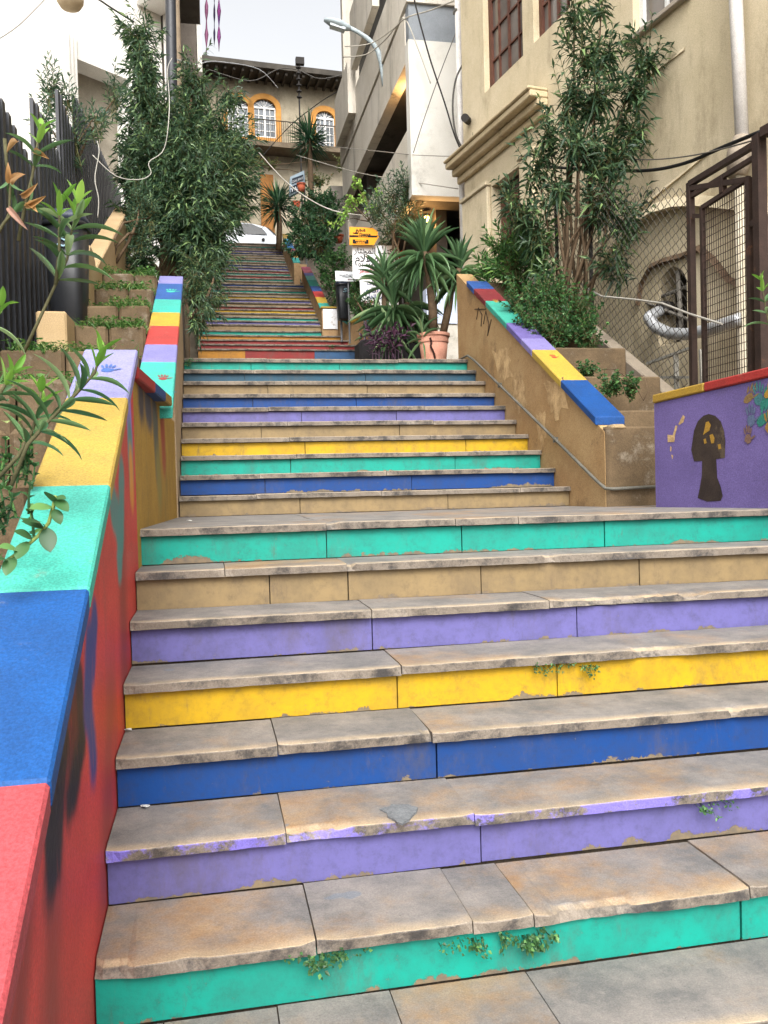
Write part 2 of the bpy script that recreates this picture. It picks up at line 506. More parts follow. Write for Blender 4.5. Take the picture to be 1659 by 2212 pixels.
def riser(parent, x0, x1, y, z0, z1, mat, seed=0):
    r = random.Random(seed)
    t0, t1 = r.uniform(-.003, .003), r.uniform(-.003, .003)
    m = MB()
    vs = [(x0, y + t0, z0), (x1, y + t1, z0), (x1, y + t1, z1), (x0, y + t0, z1), (x0, y + .03, z0), (x1, y + .03, z0), (x1, y + .03, z1), (x0, y + .03, z1)]
    m.add(vs, [(0, 1, 2, 3), (5, 4, 7, 6), (1, 5, 6, 2), (4, 0, 3, 7), (3, 2, 6, 7), (4, 5, 1, 0)], [0, 0, 1, 1, 0, 0, 1, 1])
    return m.build('riser_panel', mat, parent, attr='h')

def joints(x0, x1, given, seed):
    if given is None:
        r = random.Random(seed); out = []; x = x0 + r.uniform(.5, 1.1)
        while x < x1 - .3:
            out.append(x); x += r.uniform(.8, 1.35)
        return [x0] + out + [x1]
    return [x0] + sorted(g for g in given if x0 + .05 < g < x1 - .05) + [x1]

def px(lst, y, z):
    """image columns on a front edge -> X"""
    yy = proj((1.0, y, z))[1]
    return [AY(c, yy, y).x for c in lst]

def step(parent, core, x0, x1, y, depth, z, rise, mats, tj=None, rj=None, chips=(), res=.03, tmat=None, seed=0):
    g = .0035
    js = joints(x0, x1, tj, seed)
    r = random.Random(seed)
    for a, b in zip(js, js[1:]):
        slab(parent, a + g / 2, b - g / 2, y, y + depth + .025, z + r.uniform(-.004, .004), tmat or TR, res, [c for c in chips if a < c[0] < b], seed=seed + a, tilt=r.uniform(-.002, .002))
    js = joints(x0, x1, rj, seed + 50)
    for a, b in zip(js, js[1:]):
        mt = mats if not isinstance(mats, list) else next(m for lim, m in mats if (a + b) / 2 < lim)
        riser(parent, a + .0025, b - .0025, y + .034 + r.uniform(-.003, .003), z - rise + .002, z - TH - .002, mt, seed + int(a * 100))
    core.box(x0 - .01, x1 + .01, y + .058, y + depth + .3, z - rise - .12, z - TH - .004)

ZL = EYE - .1284            # first landing
XL, XR = -.30, 2.84
f1 = empty('stair_flight', (1.2, 1.5, 0), 'lowest flight of wide stone steps with worn treads and painted risers in the foreground', 'stairs', 'flights of painted steps', 'structure')
core = MB()
T_J = {0: [330, 620, 905, 1245], 1: [400 + 282, 1022, 1155, 1623], 2: [617, 1026], 3: [599, 934], 4: [868], 5: [803, 1188], 6: [485, 750], 7: [706, 985, 1121]}
R_J = {1: [1616], 2: [1046], 3: [948], 4: [862, 1211], 5: [807, 1254], 6: [583, 754, 1044, 1389], 7: [707, 1002, 1313]}
COLS = {-2: 'yellow', -1: 'blue', 0: 'purple', 1: 'teal', 2: 'purple', 3: 'blue', 4: 'yellow', 5: 'purple', 6: 'beige', 7: 'teal'}
CH = {1: [(1305, .16, .05), (205, .09, .05)], 2: [(690, .09, .035), (645, .05, .025)], 3: [(930, .02, .03), (1590, .03, .02)], 4: [(868, .02, .02), (1430, .13, .055)], 5: [(1335, .27, .05), (1500, .07, .02), (803, .02, .02)],
      6: [(1190, .035, .06), (755, .02, .02)], 7: [(712, .035, .035), (985, .012, .02)]}
for i in range(-2, 8):
    y = 2.0873 + .2955 * (i - 1); z = EYE - 1.0884 + .16 * (i - 1)
    tj = px(T_J[i], y, z) if i in T_J else None
    rj = px(R_J[i], y, z - .08) if i in R_J else None
    ch = [(px([c], y, z)[0], hw, d) for c, hw, d in CH.get(i, [])]
    step(f1, core, XL, XR, y, .2955 if i < 7 else 1.0, z, .16, PT[COLS[i]], tj, rj, ch, .018, TRP if i == 2 else None, seed=i + 10)
core.build('stair_core', STONE, f1)
for pts, c in (([(822, 1752), (850, 1742), (880, 1742), (903, 1750), (885, 1772), (868, 1786), (850, 1775)], '7E8284'),):
    yb = 2.0873 + .2955; zt = EYE - 1.0884 + .16
    m = MB(); P = [AP(x, y, V((0, 0, zt)), V((0, 0, 1))) for x, y in pts]; r_ = random.Random(3); Q = []
    for a, b in zip(P, P[1:] + P[:1]):
        for t in (0, .33, .66): Q.append(a.lerp(b, t) + V((r_.uniform(-.006, .006), r_.uniform(-.006, .006), 0)))
    m.prism([q + V((0, 0, .001)) for q in Q], (0, 0, .006)); m.build('cement_patch', M('cement', '75787A', '5f6163', ns=14, bump=.9, bs=40), f1)
# landing paving behind the nosing row
lp = empty('landing_paving', (1.2, 5, ZL - .05), 'stone paved landing between the two nearest flights of steps', 'landing', kind='structure')
for a, b in ((-.30, .55), (.55, 1.35), (1.35, 2.1), (2.1, 3.2)):
    slab(lp, a + .002, b - .002, 4.89, 6.05, ZL - .002, TR, .1, seed=a)

f2 = empty('stair_flight', (1.2, 6, ZL), 'second flight of ten painted steps rising from the landing to the potted yucca', 'stairs', 'flights of painted steps', 'structure')
core = MB()
C2 = ['beige', 'blue', 'teal', 'yellow', 'beige', 'purple', 'blue', 'beige', 'darkblue', 'teal']
for i in range(1, 11):
    y = 5.914 + .2733 * (i - 1); z = ZL + .144 * i
    step(f2, core, -.2, 2.57, y, .2733 if i < 10 else 1.2, z, .144, PT[C2[i - 1]], res=.03, seed=30 + i)
core.build('stair_core', STONE, f2)
Z2 = ZL + 1.44
lp = empty('landing_paving', (1.2, 12, Z2 - .05), 'long stone landing behind the potted yucca, seen edge on', 'landing', kind='structure')
for k in range(6):
    for a, b in ((-1.3, .4), (.4, 2.0), (2.0, 3.4), (3.4, 4.4)):
        slab(lp, a + .002, b - .002, 9.575 + k * 1.05, 9.575 + k * 1.05 + 1.045, Z2 - .003, TR, .4, seed=a + k)

f3 = empty('stair_flight', (1.5, 15.6, Z2), 'third flight ending in wide red, orange and blue steps below the wheelie bin', 'stairs', 'flights of painted steps', 'structure')
core = MB()
for k in range(1, 12):
    step(f3, core, -.2, 3.4, 15.6 + .27 * (k - 1), .29, Z2 + .1407 * k, .1407, PT['beige'], res=.3, seed=60 + k)
W0 = EYE + 3.114
rx = [3.37, 3.30, 3.2, 2.98, 2.92]
mixr = [(AY(530, 765, 18.6).x, PT['orange']), (AY(680, 765, 18.6).x, PT['red']), (9, PT['mix'])]
for j, m in enumerate([mixr, PT['red'], PT['red'], PT['orange'], PT['teal']]):
    x1 = rx[j]
    step(f3, core, -.15, x1, 18.6 + .25 * j, .25 if j < 4 else .3, W0 + .144 * j, .144 if j else .24, m, rj=[mixr[0][0], mixr[1][0]] if j == 0 else None, res=.1, seed=80 + j)
core.build('stair_core', STONE, f3)
f4 = empty('stair_flight', (1.2, 19.9, W0 + .58), 'fourth flight of thin striped steps beside the long rainbow coping', 'stairs', 'flights of painted steps', 'structure')
core = MB()
W3 = EYE + 3.69
for k, c in enumerate(['beige', 'purple', 'teal', 'beige', 'yellow', 'red', 'beige', 'purple', 'yellow', 'beige', 'teal', 'beige', 'blue', 'beige', 'teal'], 1):
    step(f4, core, -.15, 2.6, 19.6 + .283 * (k - 1) + .05, .283 if k < 15 else .5, W3 + .1438 * k, .1438, PT[c], res=.1, seed=100 + k)
core.build('stair_core', STONE, f4)
f5 = empty('stair_flight', (1.2, 24, W3 + 2.1), 'topmost flight of striped steps ending below the parked white car', 'stairs', 'flights of painted steps', 'structure')
core = MB()
W4 = W3 + 15 * .1438
for k, c in enumerate(['red', 'teal', 'red', 'purple', 'blue', 'beige', 'teal', 'beige', 'beige', 'blue', 'purple', 'beige', 'teal', 'beige'], 1):
    step(f5, core, -.15, 2.37, 23.9 + .271 * (k - 1), .271, W4 + .144 * k, .144, PT[c], res=.1, seed=140 + k)
core.build('stair_core', STONE, f5)

# scraps of litter on the steps
for k, (x, y, i, lab) in enumerate(((312, 1746, 2, 'tiny white paper scrap on the tread below the blue riser, left end'), (278, 1580, 3, 'small white scrap at the left end of the tread under the yellow riser'), (408, 1127, 7, 'white paper fleck lying on the landing near its left end'), (1541, 1096, 7, 'flattened white scrap at the foot of the purple wall'))):
    zt = EYE - 1.0884 + .16 * (i - 1)
    c = AP(x, y, V((0, 0, zt)), V((0, 0, 1))); r_ = random.Random(k)
    m = MB(); n = 7
    ring = [c + V((math.cos(t * 6.283 / n) * r_.uniform(.008, .018), math.sin(t * 6.283 / n) * r_.uniform(.006, .014), .004 + r_.uniform(0, .006))) for t in range(n)]
    m.prism(ring, (0, 0, .002)); tag(m.build('paper_scrap', M('scrap_white', 'C9C9C4', 'B5B5B0')), lab, 'litter', 'litter on the steps')
# ------------------------------------------------------------------ parapets and garden walls
def wallprism(m, prof, x0, x1):
    """profile in (y, z) extruded across X"""
    m.prism([(x0, y, z) for y, z in prof], (x1 - x0, 0, 0))

def hand(parent, c, rt, up, s, mat, k=0, name='hand_print'):
    rt = V(rt).normalized(); up = V(up).normalized(); n = rt.cross(up)
    m = MB(); r = random.Random(k)
    def disc(cx, cy, rx, ry, a, lift):
        P = []
        for q in range(14):
            t = 2 * math.pi * q / 14; w = 1 + r.uniform(-.12, .12)
            x, y = rx * math.cos(t) * w, ry * math.sin(t) * w
            P.append(V(c) + rt * (s * (cx + x * math.cos(a) - y * math.sin(a))) + up * (s * (cy + x * math.sin(a) + y * math.cos(a))) + n * lift)
        m.add(P, [tuple(range(14))])
    disc(0, 0, .24, .26, 0, .0015)
    for q, (cx, cy, L, a) in enumerate(((-.22, .42, .2, .25), (-.07, .52, .23, .08), (.08, .50, .22, -.08), (.21, .40, .18, -.25), (.36, .06, .18, -1.0))):
        disc(cx, cy, .055, L, a, .0018 + q * .0003)
    return m.build(name, mat, parent)

def blotch(parent, pts, on, n, mat, name='paint_mark', lift=.002, rag=.1, seed=0):
    """flat ragged patch of paint; pts are image points dropped on a surface by on()"""
    P = [on(*p) for p in pts]; n = V(n).normalized(); r = random.Random(seed)
    c = sum(P, V()) / len(P); out = []
    for a, b in zip(P, P[1:] + P[:1]):
        for t in (0, .25, .5, .75):
            q = a.lerp(b, t); out.append(q + (q - c) * r.uniform(-rag, rag) + n * lift)
    m = MB(); m.add(out, [tuple(range(len(out)))])
    bm = m.build(name, mat, parent)
    return bm

# left parapet: sloped, level along the landing, sloped again
y0, z0 = AX(105, 1685, -.28).yz; y1, z1 = AX(296, 755, -.28).yz
SL = (z1 - z0) / (y1 - y0)
def capL(y): return z0 + SL * (y - y0)
ya, za = AX(371, 883, -.19).yz; yb, zb = AX(395, 597, -.19).yz
SU = (zb - za) / (yb - ya)
def capU(y): return za + SU * (y - ya)
YE = y1                                  # where the sloped lower coping ends
ZV = (capL(YE) + capU(ya)) / 2
CT = .055
lw = empty('parapet_wall', (-.4, 2.5, 0), 'red faced sloping parapet with pink, blue, aqua, yellow and lavender coping, left foreground', 'wall', 'painted parapets')
m = MB()
wallprism(m, [(.4, -.2), (YE, -.2), (YE, capL(YE) - CT), (.4, capL(.4) - CT)], -.47, -.302)
m.build('red_wall_face', M('red_paint', 'C4423D', 'B53A35', ns=3, rough=.55, stain='8C4440', ss=2.5, sa=(.5, .72), smax=.7, streak=.25, bump=.3, bs=45), lw)
bnd = [.4] + [AX(x, y, -.28).y for x, y in ((105, 1685), (190, 1258), (236.6, 1054), (275, 862))] + [YE]
for (a, b), c in zip(zip(bnd, bnd[1:]), ('D0545A', '1460AE', '48D3BC', 'D3B045', 'A6A4DD')):
    m = MB()
    wallprism(m, [(a + .001, capL(a) - CT), (b - .001, capL(b) - CT), (b - .001, capL(b)), (a + .001, capL(a))], -.49, -.277)
    m.build('coping_block', cop(c), lw, bevel=.006)
capn = V((0, -SL, 1)).normalized(); capt = V((0, 1, SL)).normalized()
def onL(x, y): return AP(x, y, V((-.3, YE, capL(YE))), capn)
hand(lw, onL(202, 935) , (1, 0, 0), -capt, .105, cop('3FD6CF'), 1)
hand(lw, onL(232, 800), (1, 0, 0), capt, .10, cop('4E78C8'), 2)
BLK = M('black_spray', '1d1b1f', '2b2729', grain=.1)
def onRed(x, y): return AX(x, y, -.302)
TGc, NVc, BKc = '4E7C7A', '2F3C78', '17161A'
def rs(lst, on, w=1): return [(on(*a), on(*b), hw, c, so_) for a, b, hw, c, so_ in lst]
spray(MATS['red_paint'], (0, 1, 1), rs([
    ((118, 1880), (112, 2190), .09, '8E3430', .9), ((262, 1120), (270, 1500), .12, '8C3632', .9), ((240, 1500), (225, 1900), .1, '983C38', .9), ((60, 1950), (40, 2200), .06, '8A3230', .9),
    ((158, 1480), (160, 1660), .09, '4A181C', .4), ((128, 1620), (112, 1800), .055, BKc, .5), ((140, 1600), (122, 1860), .055, BKc, .5), ((102, 1740), (112, 1860), .055, BKc, .6), ((114, 1850), (108, 1905), .05, BKc, .8),
    ((172, 1470), (178, 1600), .05, '2a1c22', .5), ((178, 1600), (150, 1735), .05, BKc, .6), ((204, 1340), (200, 1430), .06, NVc, .4), ((192, 1390), (188, 1530), .06, NVc, .5), ((190, 1500), (202, 1640), .06, NVc, .6),
    ((263, 1035), (262, 1130), .09, TGc, .35), ((262, 1130), (258, 1210), .08, TGc, .35), ((243, 1085), (256, 1130), .08, TGc, .35), ((278, 885), (281, 945), .10, '8272C4', .4), ((281, 960), (283, 1010), .10, TGc, .4), ((283, 1005), (285, 1060), .08, 'C8862E', .5)], onRed))

yw = empty('parapet_wall', (-.35, 4.8, ZL), 'ochre yellow parapet wall with level overhanging coping along the landing', 'wall', 'painted parapets')
m = MB()
m.prism([(-.302, YE + .002, ZL - .3), (-.215, 5.88, ZL - .3), (-.40, 5.88, ZL - .3), (-.47, YE + .002, ZL - .3)], (0, 0, ZV - CT - ZL + .3))
m.build('ochre_wall_face', M('ochre_paint', 'A3813A', '8F7032', ns=2.2, stain='7C6A3C', ss=2.4, sa=(.5, .66), smax=.7, streak=.3, bump=.3), yw)
for (a, b), c in zip(((YE + .002, YE + .5), (YE + .5, ya - .25), (ya - .25, ya)), (RED, '27559C', 'B9902F')):
    m = MB()
    def e(y, d): return -.277 + (.09) * (y - YE) / (ya - YE) + d
    m.prism([(e(a, 0), a, ZV - CT), (e(b, 0), b - .001, ZV - CT), (e(b, -.215), b - .001, ZV - CT), (e(a, -.215), a, ZV - CT)], (0, 0, CT))
    m.build('coping_block', cop(c), yw, bevel=.006)
onY = lambda x, y: AP(x, y, V((-.30, YE, 0)), V((1, -.087 / (5.88 - YE), 0)))
nY = V((1, -.087 / (5.88 - YE), 0))
spray(MATS['ochre_paint'], (0, 1, 1), rs([((303, 800), (306, 865), .11, '3c3a42', .5), ((315, 800), (319, 870), .11, '46444c', .5), ((320, 870), (325, 895), .09, '46444c', .5), ((334, 888), (337, 908), .11, '4a484c', .5),
    ((337, 930), (341, 1000), .11, '55564c', .5), ((351, 905), (352, 930), .11, '8e4632', .5), ((353, 940), (355, 985), .11, '8e4632', .6), ((343, 1010), (346, 1060), .11, '7f7340', .7)], onY))

uw = empty('parapet_wall', (-.3, 7, ZL), 'beige parapet left of the second flight, coping painted lavender, red, yellow, aqua with hand prints', 'wall', 'painted parapets')
m = MB()
wallprism(m, [(5.885, ZL - .3), (yb, ZL - .3), (yb, capU(yb) - CT), (5.885, capU(5.885) - CT)], -.40, -.207)
m.build('beige_wall_face', BEIGEP, uw)
yl = [873, 782, 744, 704, 675, 647, 613, 597]
bnd = [AX(395 + (y - 597) * (371 - 395) / 286., y, -.19).y for y in yl]
bnd[0] = ya
for (a, b), c in zip(zip(bnd, bnd[1:]), ('3ED2BE', '9894D6', 'D04640', 'DFB62C', '3CCDB9', '3668B4', '9C98D8')):
    m = MB()
    wallprism(m, [(a + .001, capU(a) - CT), (b - .001, capU(b) - CT), (b - .001, capU(b)), (a + .001, capU(a))], -.405, -.187)
    m.build('coping_block', cop(c), uw, bevel=.006)
upn = V((0, -SU, 1)).normalized(); upt = V((0, 1, SU)).normalized()
onU = lambda x, y: AP(x, y, V((-.3, ya, za)), upn)
hand(uw, onU(352, 818), (1, 0, 0), upt, .11, cop('B04A48'), 3)
hand(uw, onU(370, 630), (1, 0, 0), upt, .16, cop('3FD0C0'), 4)
hand(uw, onU(368, 845), (1, 0, 0), -upt, .07, cop('2E9BB0'), 5)

# left garden: stepped terraces between parapet and boundary wall
def terrace(y, y2, top, x0, x1, grass, lab):
    t = empty('planter_terrace', ((x0 + x1) / 2, (y + y2) / 2, top - .6), lab, 'planter', 'stepped planter terraces')
    r = random.Random(int(y * 100))
    x = x0
    while x < x1 - .02:                       # rough facing stones
        b = min(x1, x + r.uniform(.22, .4))
        m = MB(); m.box(x + .004, b - .004, y + r.uniform(-.008, .008), y + .09, top - .6, top - r.uniform(.0, .02))
        m.v = [q + V((mnoise.noise(q * 9) * .012, mnoise.noise(q * 9 + V((5, 1, 2))) * .012, (mnoise.noise(q * 7 + V((3, 8, 1))) * .022) if q.z > top - .1 else 0)) for q in m.v]
        m.build('facing_stone', BROWNC, t, bevel=.018)
        x = b
    m = MB(); m.box(x0 + .002, x1 - .002, y + .085, y2 + .02, top - .6, top - .035)
    m.build('soil', EARTH, t)
    return t
LT = []
for k in range(7):
    y = .9 + .42 * k
    LT.append((y, y + .42, capL(y + .21) - .10, -1.25, -.492))
    terrace(*LT[-1], True, 'brown stone planter step %s beside the red parapet' % ('lowest, at the left edge', 'second from the bottom', 'third from the bottom', 'fourth from the bottom', 'fifth from the bottom', 'sixth from the bottom', 'highest')[k])
for k in range(8):
    y = 3.86 + .62 * k
    top = capU(y + .1) + .04 if k > 1 else ZV - .12 + .1 * k
    LT.append((y, y + .62, top, -.90 if y > 5.9 else -1.25, -.41 if y > 5.2 else -.48))
    terrace(*LT[-1], True, 'grassy planter step behind the lavender topped parapet, %s' % ('just above the level coping', 'second up from the level coping', 'third up from the level coping', 'below the tan wall end', 'beside the black bin', 'above the black bin', 'under the big oleander', 'farthest under the oleander')[k])
# tan boundary wall with its pale end block
bw = empty('boundary_wall', (-1.0, 6.6, 2.0), 'tan plastered boundary wall stepping up beside the black bin', 'wall')
TANL = M('pale_tan_plaster', 'AE9674', 'A08864', ns=2, stain='8E7A5C', ss=3, sa=(.6, .74), smax=.5)
m = MB(); wallprism(m, [(6.0, 1.6), (7.22, 1.6), (7.22, EYE + 1.27), (6.0, EYE + 1.24)], -1.075, -.885); m.build('end_block', TANL, bw, bevel=.012)
m = MB(); wallprism(m, [(7.222, 1.6), (11.5, 1.6), (11.5, EYE + 3.7), (8.1, EYE + 2.12), (7.8, EYE + 1.98), (7.62, EYE + 2.08), (7.45, EYE + 2.08), (7.222, EYE + 1.9)], -1.065, -.893); m.build('upper_wall', TANL, bw, bevel=.01)

# right parapet of the second flight
yr0, zr0 = AX(1283, 897, 2.55).yz; yr1, zr1 = AX(1023, 623, 2.55).yz
SR = (zr1 - zr0) / (yr1 - yr0)
def capR(y): return zr0 + SR * (y - yr0)
rw = empty('parapet_wall', (2.66, 7, ZL), 'peeling ochre parapet right of the second flight with blue, yellow and teal coping', 'wall', 'painted parapets')
YR = 8.72
m = MB(); wallprism(m, [(5.36, ZL - .3), (YR, ZL - .3), (YR, capR(YR) - .06), (5.36, capR(5.36) - .06)], 2.572, 2.74)
m.build('ochre_wall_face', PEEL, rw)
bnd = [yr0 - .02] + [AX(x, y, 2.55).y for x, y in ((1210, 805), (1148, 747), (1125, 727), (1093, 696), (1048, 645), (1023, 623), (1007, 595))]
for (a, b), c in zip(zip(bnd, bnd[1:]), ('1458A6', 'DDB93A', '9A90D2', '7D6FB8', '3DBEA4', '8E3035', '2F5CA6')):
    m = MB(); wallprism(m, [(a + .001, capR(a) - .06), (b - .001, capR(b) - .06), (b - .001, capR(b)), (a + .001, capR(a))], 2.55, 2.765)
    m.build('coping_block', cop(c), rw, bevel=.006)
rn = V((0, -SR, 1)).normalized(); rt_ = V((0, 1, SR)).normalized()
onR = lambda x, y: AP(x, y, V((2.6, yr0, zr0)), rn)
hand(rw, onR(1197, 772), (1, 0, 0), rt_, .085, cop('D0503A'), 6)
hand(rw, onR(1072, 652), (1, 0, 0), rt_, .09, cop('B99A3A'), 7)
onRW = lambda x, y: AX(x, y, 2.572)
m = MB()
for P in ([(1030, 690), (1034, 665), (1042, 680), (1040, 705)], [(1045, 700), (1050, 672), (1057, 700), (1054, 725), (1062, 690)], [(1026, 668), (1050, 668)]):
    m.tube([onRW(*p) - V((.002, 0, 0)) for p in P], .006, 4)
m.build('scribble', M('dark_scribble', '4a3a2c', '3c2f24'), rw)
for k, (cx, cy) in enumerate(((1170, 925), (1120, 850), (1085, 790), (1200, 860))):
    w = 12 + 4 * k
    blotch(rw, [(cx - w, cy - 30), (cx + w * .6, cy - 38), (cx + w, cy + 20), (cx, cy + 44), (cx - w * .7, cy + 12)], onRW, (-1, 0, 0), M('bare_render', 'C4A67A', '8E7350', ns=8), 'bare_patch', rag=.25, seed=50 + k)
cp = empty('conduit_pipe', (2.53, 6, ZL), 'thin grey conduit pipe running down beside the right ends of the second flight', 'pipe')
m = MB(); m.tube([AX(x, y, 2.545) for x, y in ((990, 778), (1010, 768), (1024, 778), (1100, 852), (1200, 950), (1290, 1040))] + [AX(1308, 1055, 2.55), AY(1325, 1056, 5.31), AY(1420, 1051, 5.31)], .011, 8)
m.build('pipe_run', M('grey_pipe', '69675F', '55534c', ns=8), cp, smooth=True)
for x, y in ((1080, 832), (1200, 950)):
    m = MB(); p = AX(x, y, 2.555); m.box(p.x - .018, p.x + .02, p.y - .01, p.y + .01, p.z - .02, p.z + .02)
    m.build('pipe_clip', M('grey_pipe', '8C8A80'), cp)
# brown planter wall behind the landing, right
pw = empty('planter_wall', (3.0, 5.4, ZL), 'stained brown planter wall between the ochre parapet and the purple wall', 'wall')
m = MB(); m.box(2.576, 3.5, 5.335, 5.55, ZL - .3, EYE + .40); m.build('wall_body', BROWNC, pw, bevel=.015)
m = MB(); m.box(2.61, 2.72, 5.325, 5.45, EYE + .37, EYE + .415); m.build('loose_stone', M('pale_stone', '9A8564', '7f6c50'), pw, bevel=.02)
# purple wall
PA, PB = V((2.66, 4.86, 0)), V((2.835, 3.88, 0))
pd = (PB - PA).normalized(); pn = V((-pd.y, pd.x, 0))
if pn.x > 0: pn = -pn
ZPA, ZPB = AY(1413, 872, 4.86).z, AY(1659, 815, 4.0).z
pu = empty('purple_wall', (2.75, 4.4, ZL), 'purple painted wall with stencilled dark bust, yellow and red coping and hand prints', 'wall')
m = MB(); back = -pn * .22
m.add([PA + V((0, 0, ZL - .3)), PB + V((0, 0, ZL - .3)), PB + V((0, 0, ZPB)), PA + V((0, 0, ZPA))] + [q + back for q in (PA + V((0, 0, ZL - .3)), PB + V((0, 0, ZL - .3)), PB + V((0, 0, ZPB)), PA + V((0, 0, ZPA)))],
      [(0, 1, 2, 3), (7, 6, 5, 4), (0, 4, 5, 1), (1, 5, 6, 2), (2, 6, 7, 3), (3, 7, 4, 0)])
m.build('wall_body', M('purple_wall_paint', '66598C', '5a4e7e', ns=2, rough=.7, stain='6A6078', ss=4, sa=(.55, .75), smax=.5, bump=.3), pu)
pm_ = PA.lerp(PB, .44); zm = ZPA + (ZPB - ZPA) * .44
for (a, za_), (b, zb_), c in (((PA, ZPA), (pm_, zm), 'C99F2C'), ((pm_ + pd * .002, zm), (PB, ZPB), 'C23A34')):
    m = MB(); o = pn * .015; q = -pn * .235
    L = [a + o + V((0, 0, za_ + .002)), b + o + V((0, 0, zb_ + .002)), b + q + V((0, 0, zb_ + .002)), a + q + V((0, 0, za_ + .002))]
    m.add(L + [p + V((0, 0, .05)) for p in L], [(3, 2, 1, 0), (4, 5, 6, 7), (0, 1, 5, 4), (1, 2, 6, 5), (2, 3, 7, 6), (3, 0, 4, 7)])
    m.build('coping_block', cop(c), pu, bevel=.007)
m = MB(); m.box(2.84, 3.05, .4, 3.86, -.2, .3)
wallprism(m, [(.4, -.2), (3.862, -.2), (3.862, ZPB - .02), (.4, ZPB - 1.7)], 2.845, 3.05)
m.build('lower_wall', M('purple_wall_paint', '74639F'), pu)
# image region (1960..2448, 1140..1640) of the photograph was read at 3.4x
def onP(a, b): return AP((1960 + a / 3.4) * .6777, (1140 + b / 3.4) * .6777, PA, pn)
def flat(parent, pts, mat, lift, name, n):
    mm = MB(); mm.add([onP(*p) + n * lift for p in pts], [tuple(range(len(pts)))]); return mm.build(name, mat, parent)
head = [(830, 1000), (860, 790), (900, 690), (960, 630), (1020, 610), (1090, 630), (1150, 690), (1185, 790), (1200, 900), (1195, 1085), (1100, 1100), (1112, 1300), (1150, 1400), (1172, 1500), (1150, 1550), (1090, 1555), (1000, 1560), (900, 1520), (920, 1420), (945, 1280), (948, 1120), (860, 1125)]
flat(pu, head, M('stencil_brown', '2A211E', '3a3029', ns=5, stain='54483a', ss=7, sa=(.55, .65)), .002, 'stencilled_bust', pn)
for k, P in enumerate(([(990, 700), (1020, 690), (1045, 730), (1030, 790), (990, 815), (960, 840), (975, 780)], [(1030, 840), (1065, 825), (1085, 870), (1080, 925), (1050, 930)], [(965, 885), (990, 875), (1000, 925), (975, 935)], [(1118, 940), (1150, 935), (1158, 985), (1130, 995)])):
    flat(pu, P, cop('C99A2A'), .0035, 'yellow_paint_patch', pn)
for k, P in enumerate(([(740, 620), (762, 640), (745, 700), (700, 730), (690, 720)], [(660, 735), (682, 740), (655, 840), (648, 915), (575, 915), (572, 835), (630, 840)], [(602, 960), (618, 970), (612, 1020), (600, 1010)], [(612, 1050), (636, 1060), (625, 1105)])):
    flat(pu, P, M('bare_render', 'C4A67A'), .002, 'bare_patch', pn)
for k, (a, b, s, c) in enumerate(((1450, 440, .12, 'A0804E'), (1560, 450, .13, '4A8A90'), (1640, 480, .15, '2F9484'), (1480, 680, .12, '6A7A9C'), (1610, 670, .15, '2F9484'), (1450, 880, .10, '927060'), (1680, 380, .12, 'C99A2A'), (1690, 760, .13, 'B58A3A'))):
    hand(pu, onP(a, b) + pn * (.0006 * k), pd, (.0, 0, 1) if k % 2 else V((pd.x * .5, pd.y * .5, .9)), s, cop(c), 60 + k)

# right planter beds with a sloped kerb
rp = empty('planter_bed', (3.1, 7, 1.6), 'earth planter bed on brown terraces behind the ochre parapet', 'planter')
for k in range(6):
    y = 5.552 + .55 * k; t = capR(y + .2) - .12
    m = MB(); m.box(2.742, 3.40, y, y + .09, t - .7, t); m.build('terrace_riser', BROWNC, rp, bevel=.012)
    m = MB(); m.box(2.742, 3.40, y + .088, y + .552, t - .7, t - .03); m.build('soil', EARTH, rp)
m = MB(); wallprism(m, [(4.95, ZL - .2), (9.2, ZL - .2), (9.2, capR(8.9) + .05), (4.95, capR(4.75) + .0)], 3.402, 3.53)
m.build('sloped_kerb', M('grey_kerb', '8A7F70', '756B5E', ns=3, stain='5c5348', ss=3), rp, bevel=.01)

# parapets of the far flights
def farwall(name, lab, x0, x1, ys, zf, h, cols, face=TANP, cw=.02):
    t = empty(name, ((x0 + x1) / 2, ys[0], zf(ys[0]) - .3), lab, 'wall', 'painted parapets')
    m = MB(); wallprism(m, [(ys[0], zf(ys[0]) - .4), (ys[-1], zf(ys[-1]) - .4), (ys[-1], zf(ys[-1]) + h - .045), (ys[0], zf(ys[0]) + h - .045)], x0, x1)
    m.build('wall_body', face, t)
    for (a, b), c in zip(zip(ys, ys[1:]), cols):
        m = MB(); wallprism(m, [(a + .002, zf(a) + h - .043), (b - .002, zf(b) + h - .043), (b - .002, zf(b) + h), (a + .002, zf(a) + h)], x0 - cw, x1 + cw)
        m.build('coping_block', cop(c), t, bevel=.006)
    return t
z4 = lambda y: W3 + .1438 * (y - 19.6) / .283
s4 = [AX(694 + (651.6 - 694) * (y - 667) / (562.6 - 667), y, 2.6).y for y in (667, 654, 639, 624, 611, 596, 585, 578, 570, 562.6)]
w4 = farwall('parapet_wall', 'far ochre parapet with nine rainbow coping bands beside the fourth flight', 2.60, 2.80, s4, z4, .50, ('3CC9B4', 'DDB433', 'CE4440', '3A5FA4', '22A894', '7CD3C4', '8A86CE', 'C86B78', 'B0506A'))
m = MB(); m.box(2.58, 2.935, 19.42, 19.66, W3 - .3, W3 + .47); m.build('end_pier', TANP, w4)
m = MB(); m.box(2.60, 2.925, 19.395, 19.416, W3 + .01, W3 + .455); m.build('marble_panel', M('white_marble', 'D8D8DC', 'C9C7C6', ns=3, rough=.35, stain='7D6C5C', ss=4.2, sa=(.58, .66), grain=.05), w4)
m = MB(); m.box(2.56, 2.95, 19.38, 19.68, W3 + .472, W3 + .51); m.build('pier_coping', cop('D6AE30'), w4, bevel=.006)
z5 = lambda y: W4 + .144 * (y - 23.7) / .271
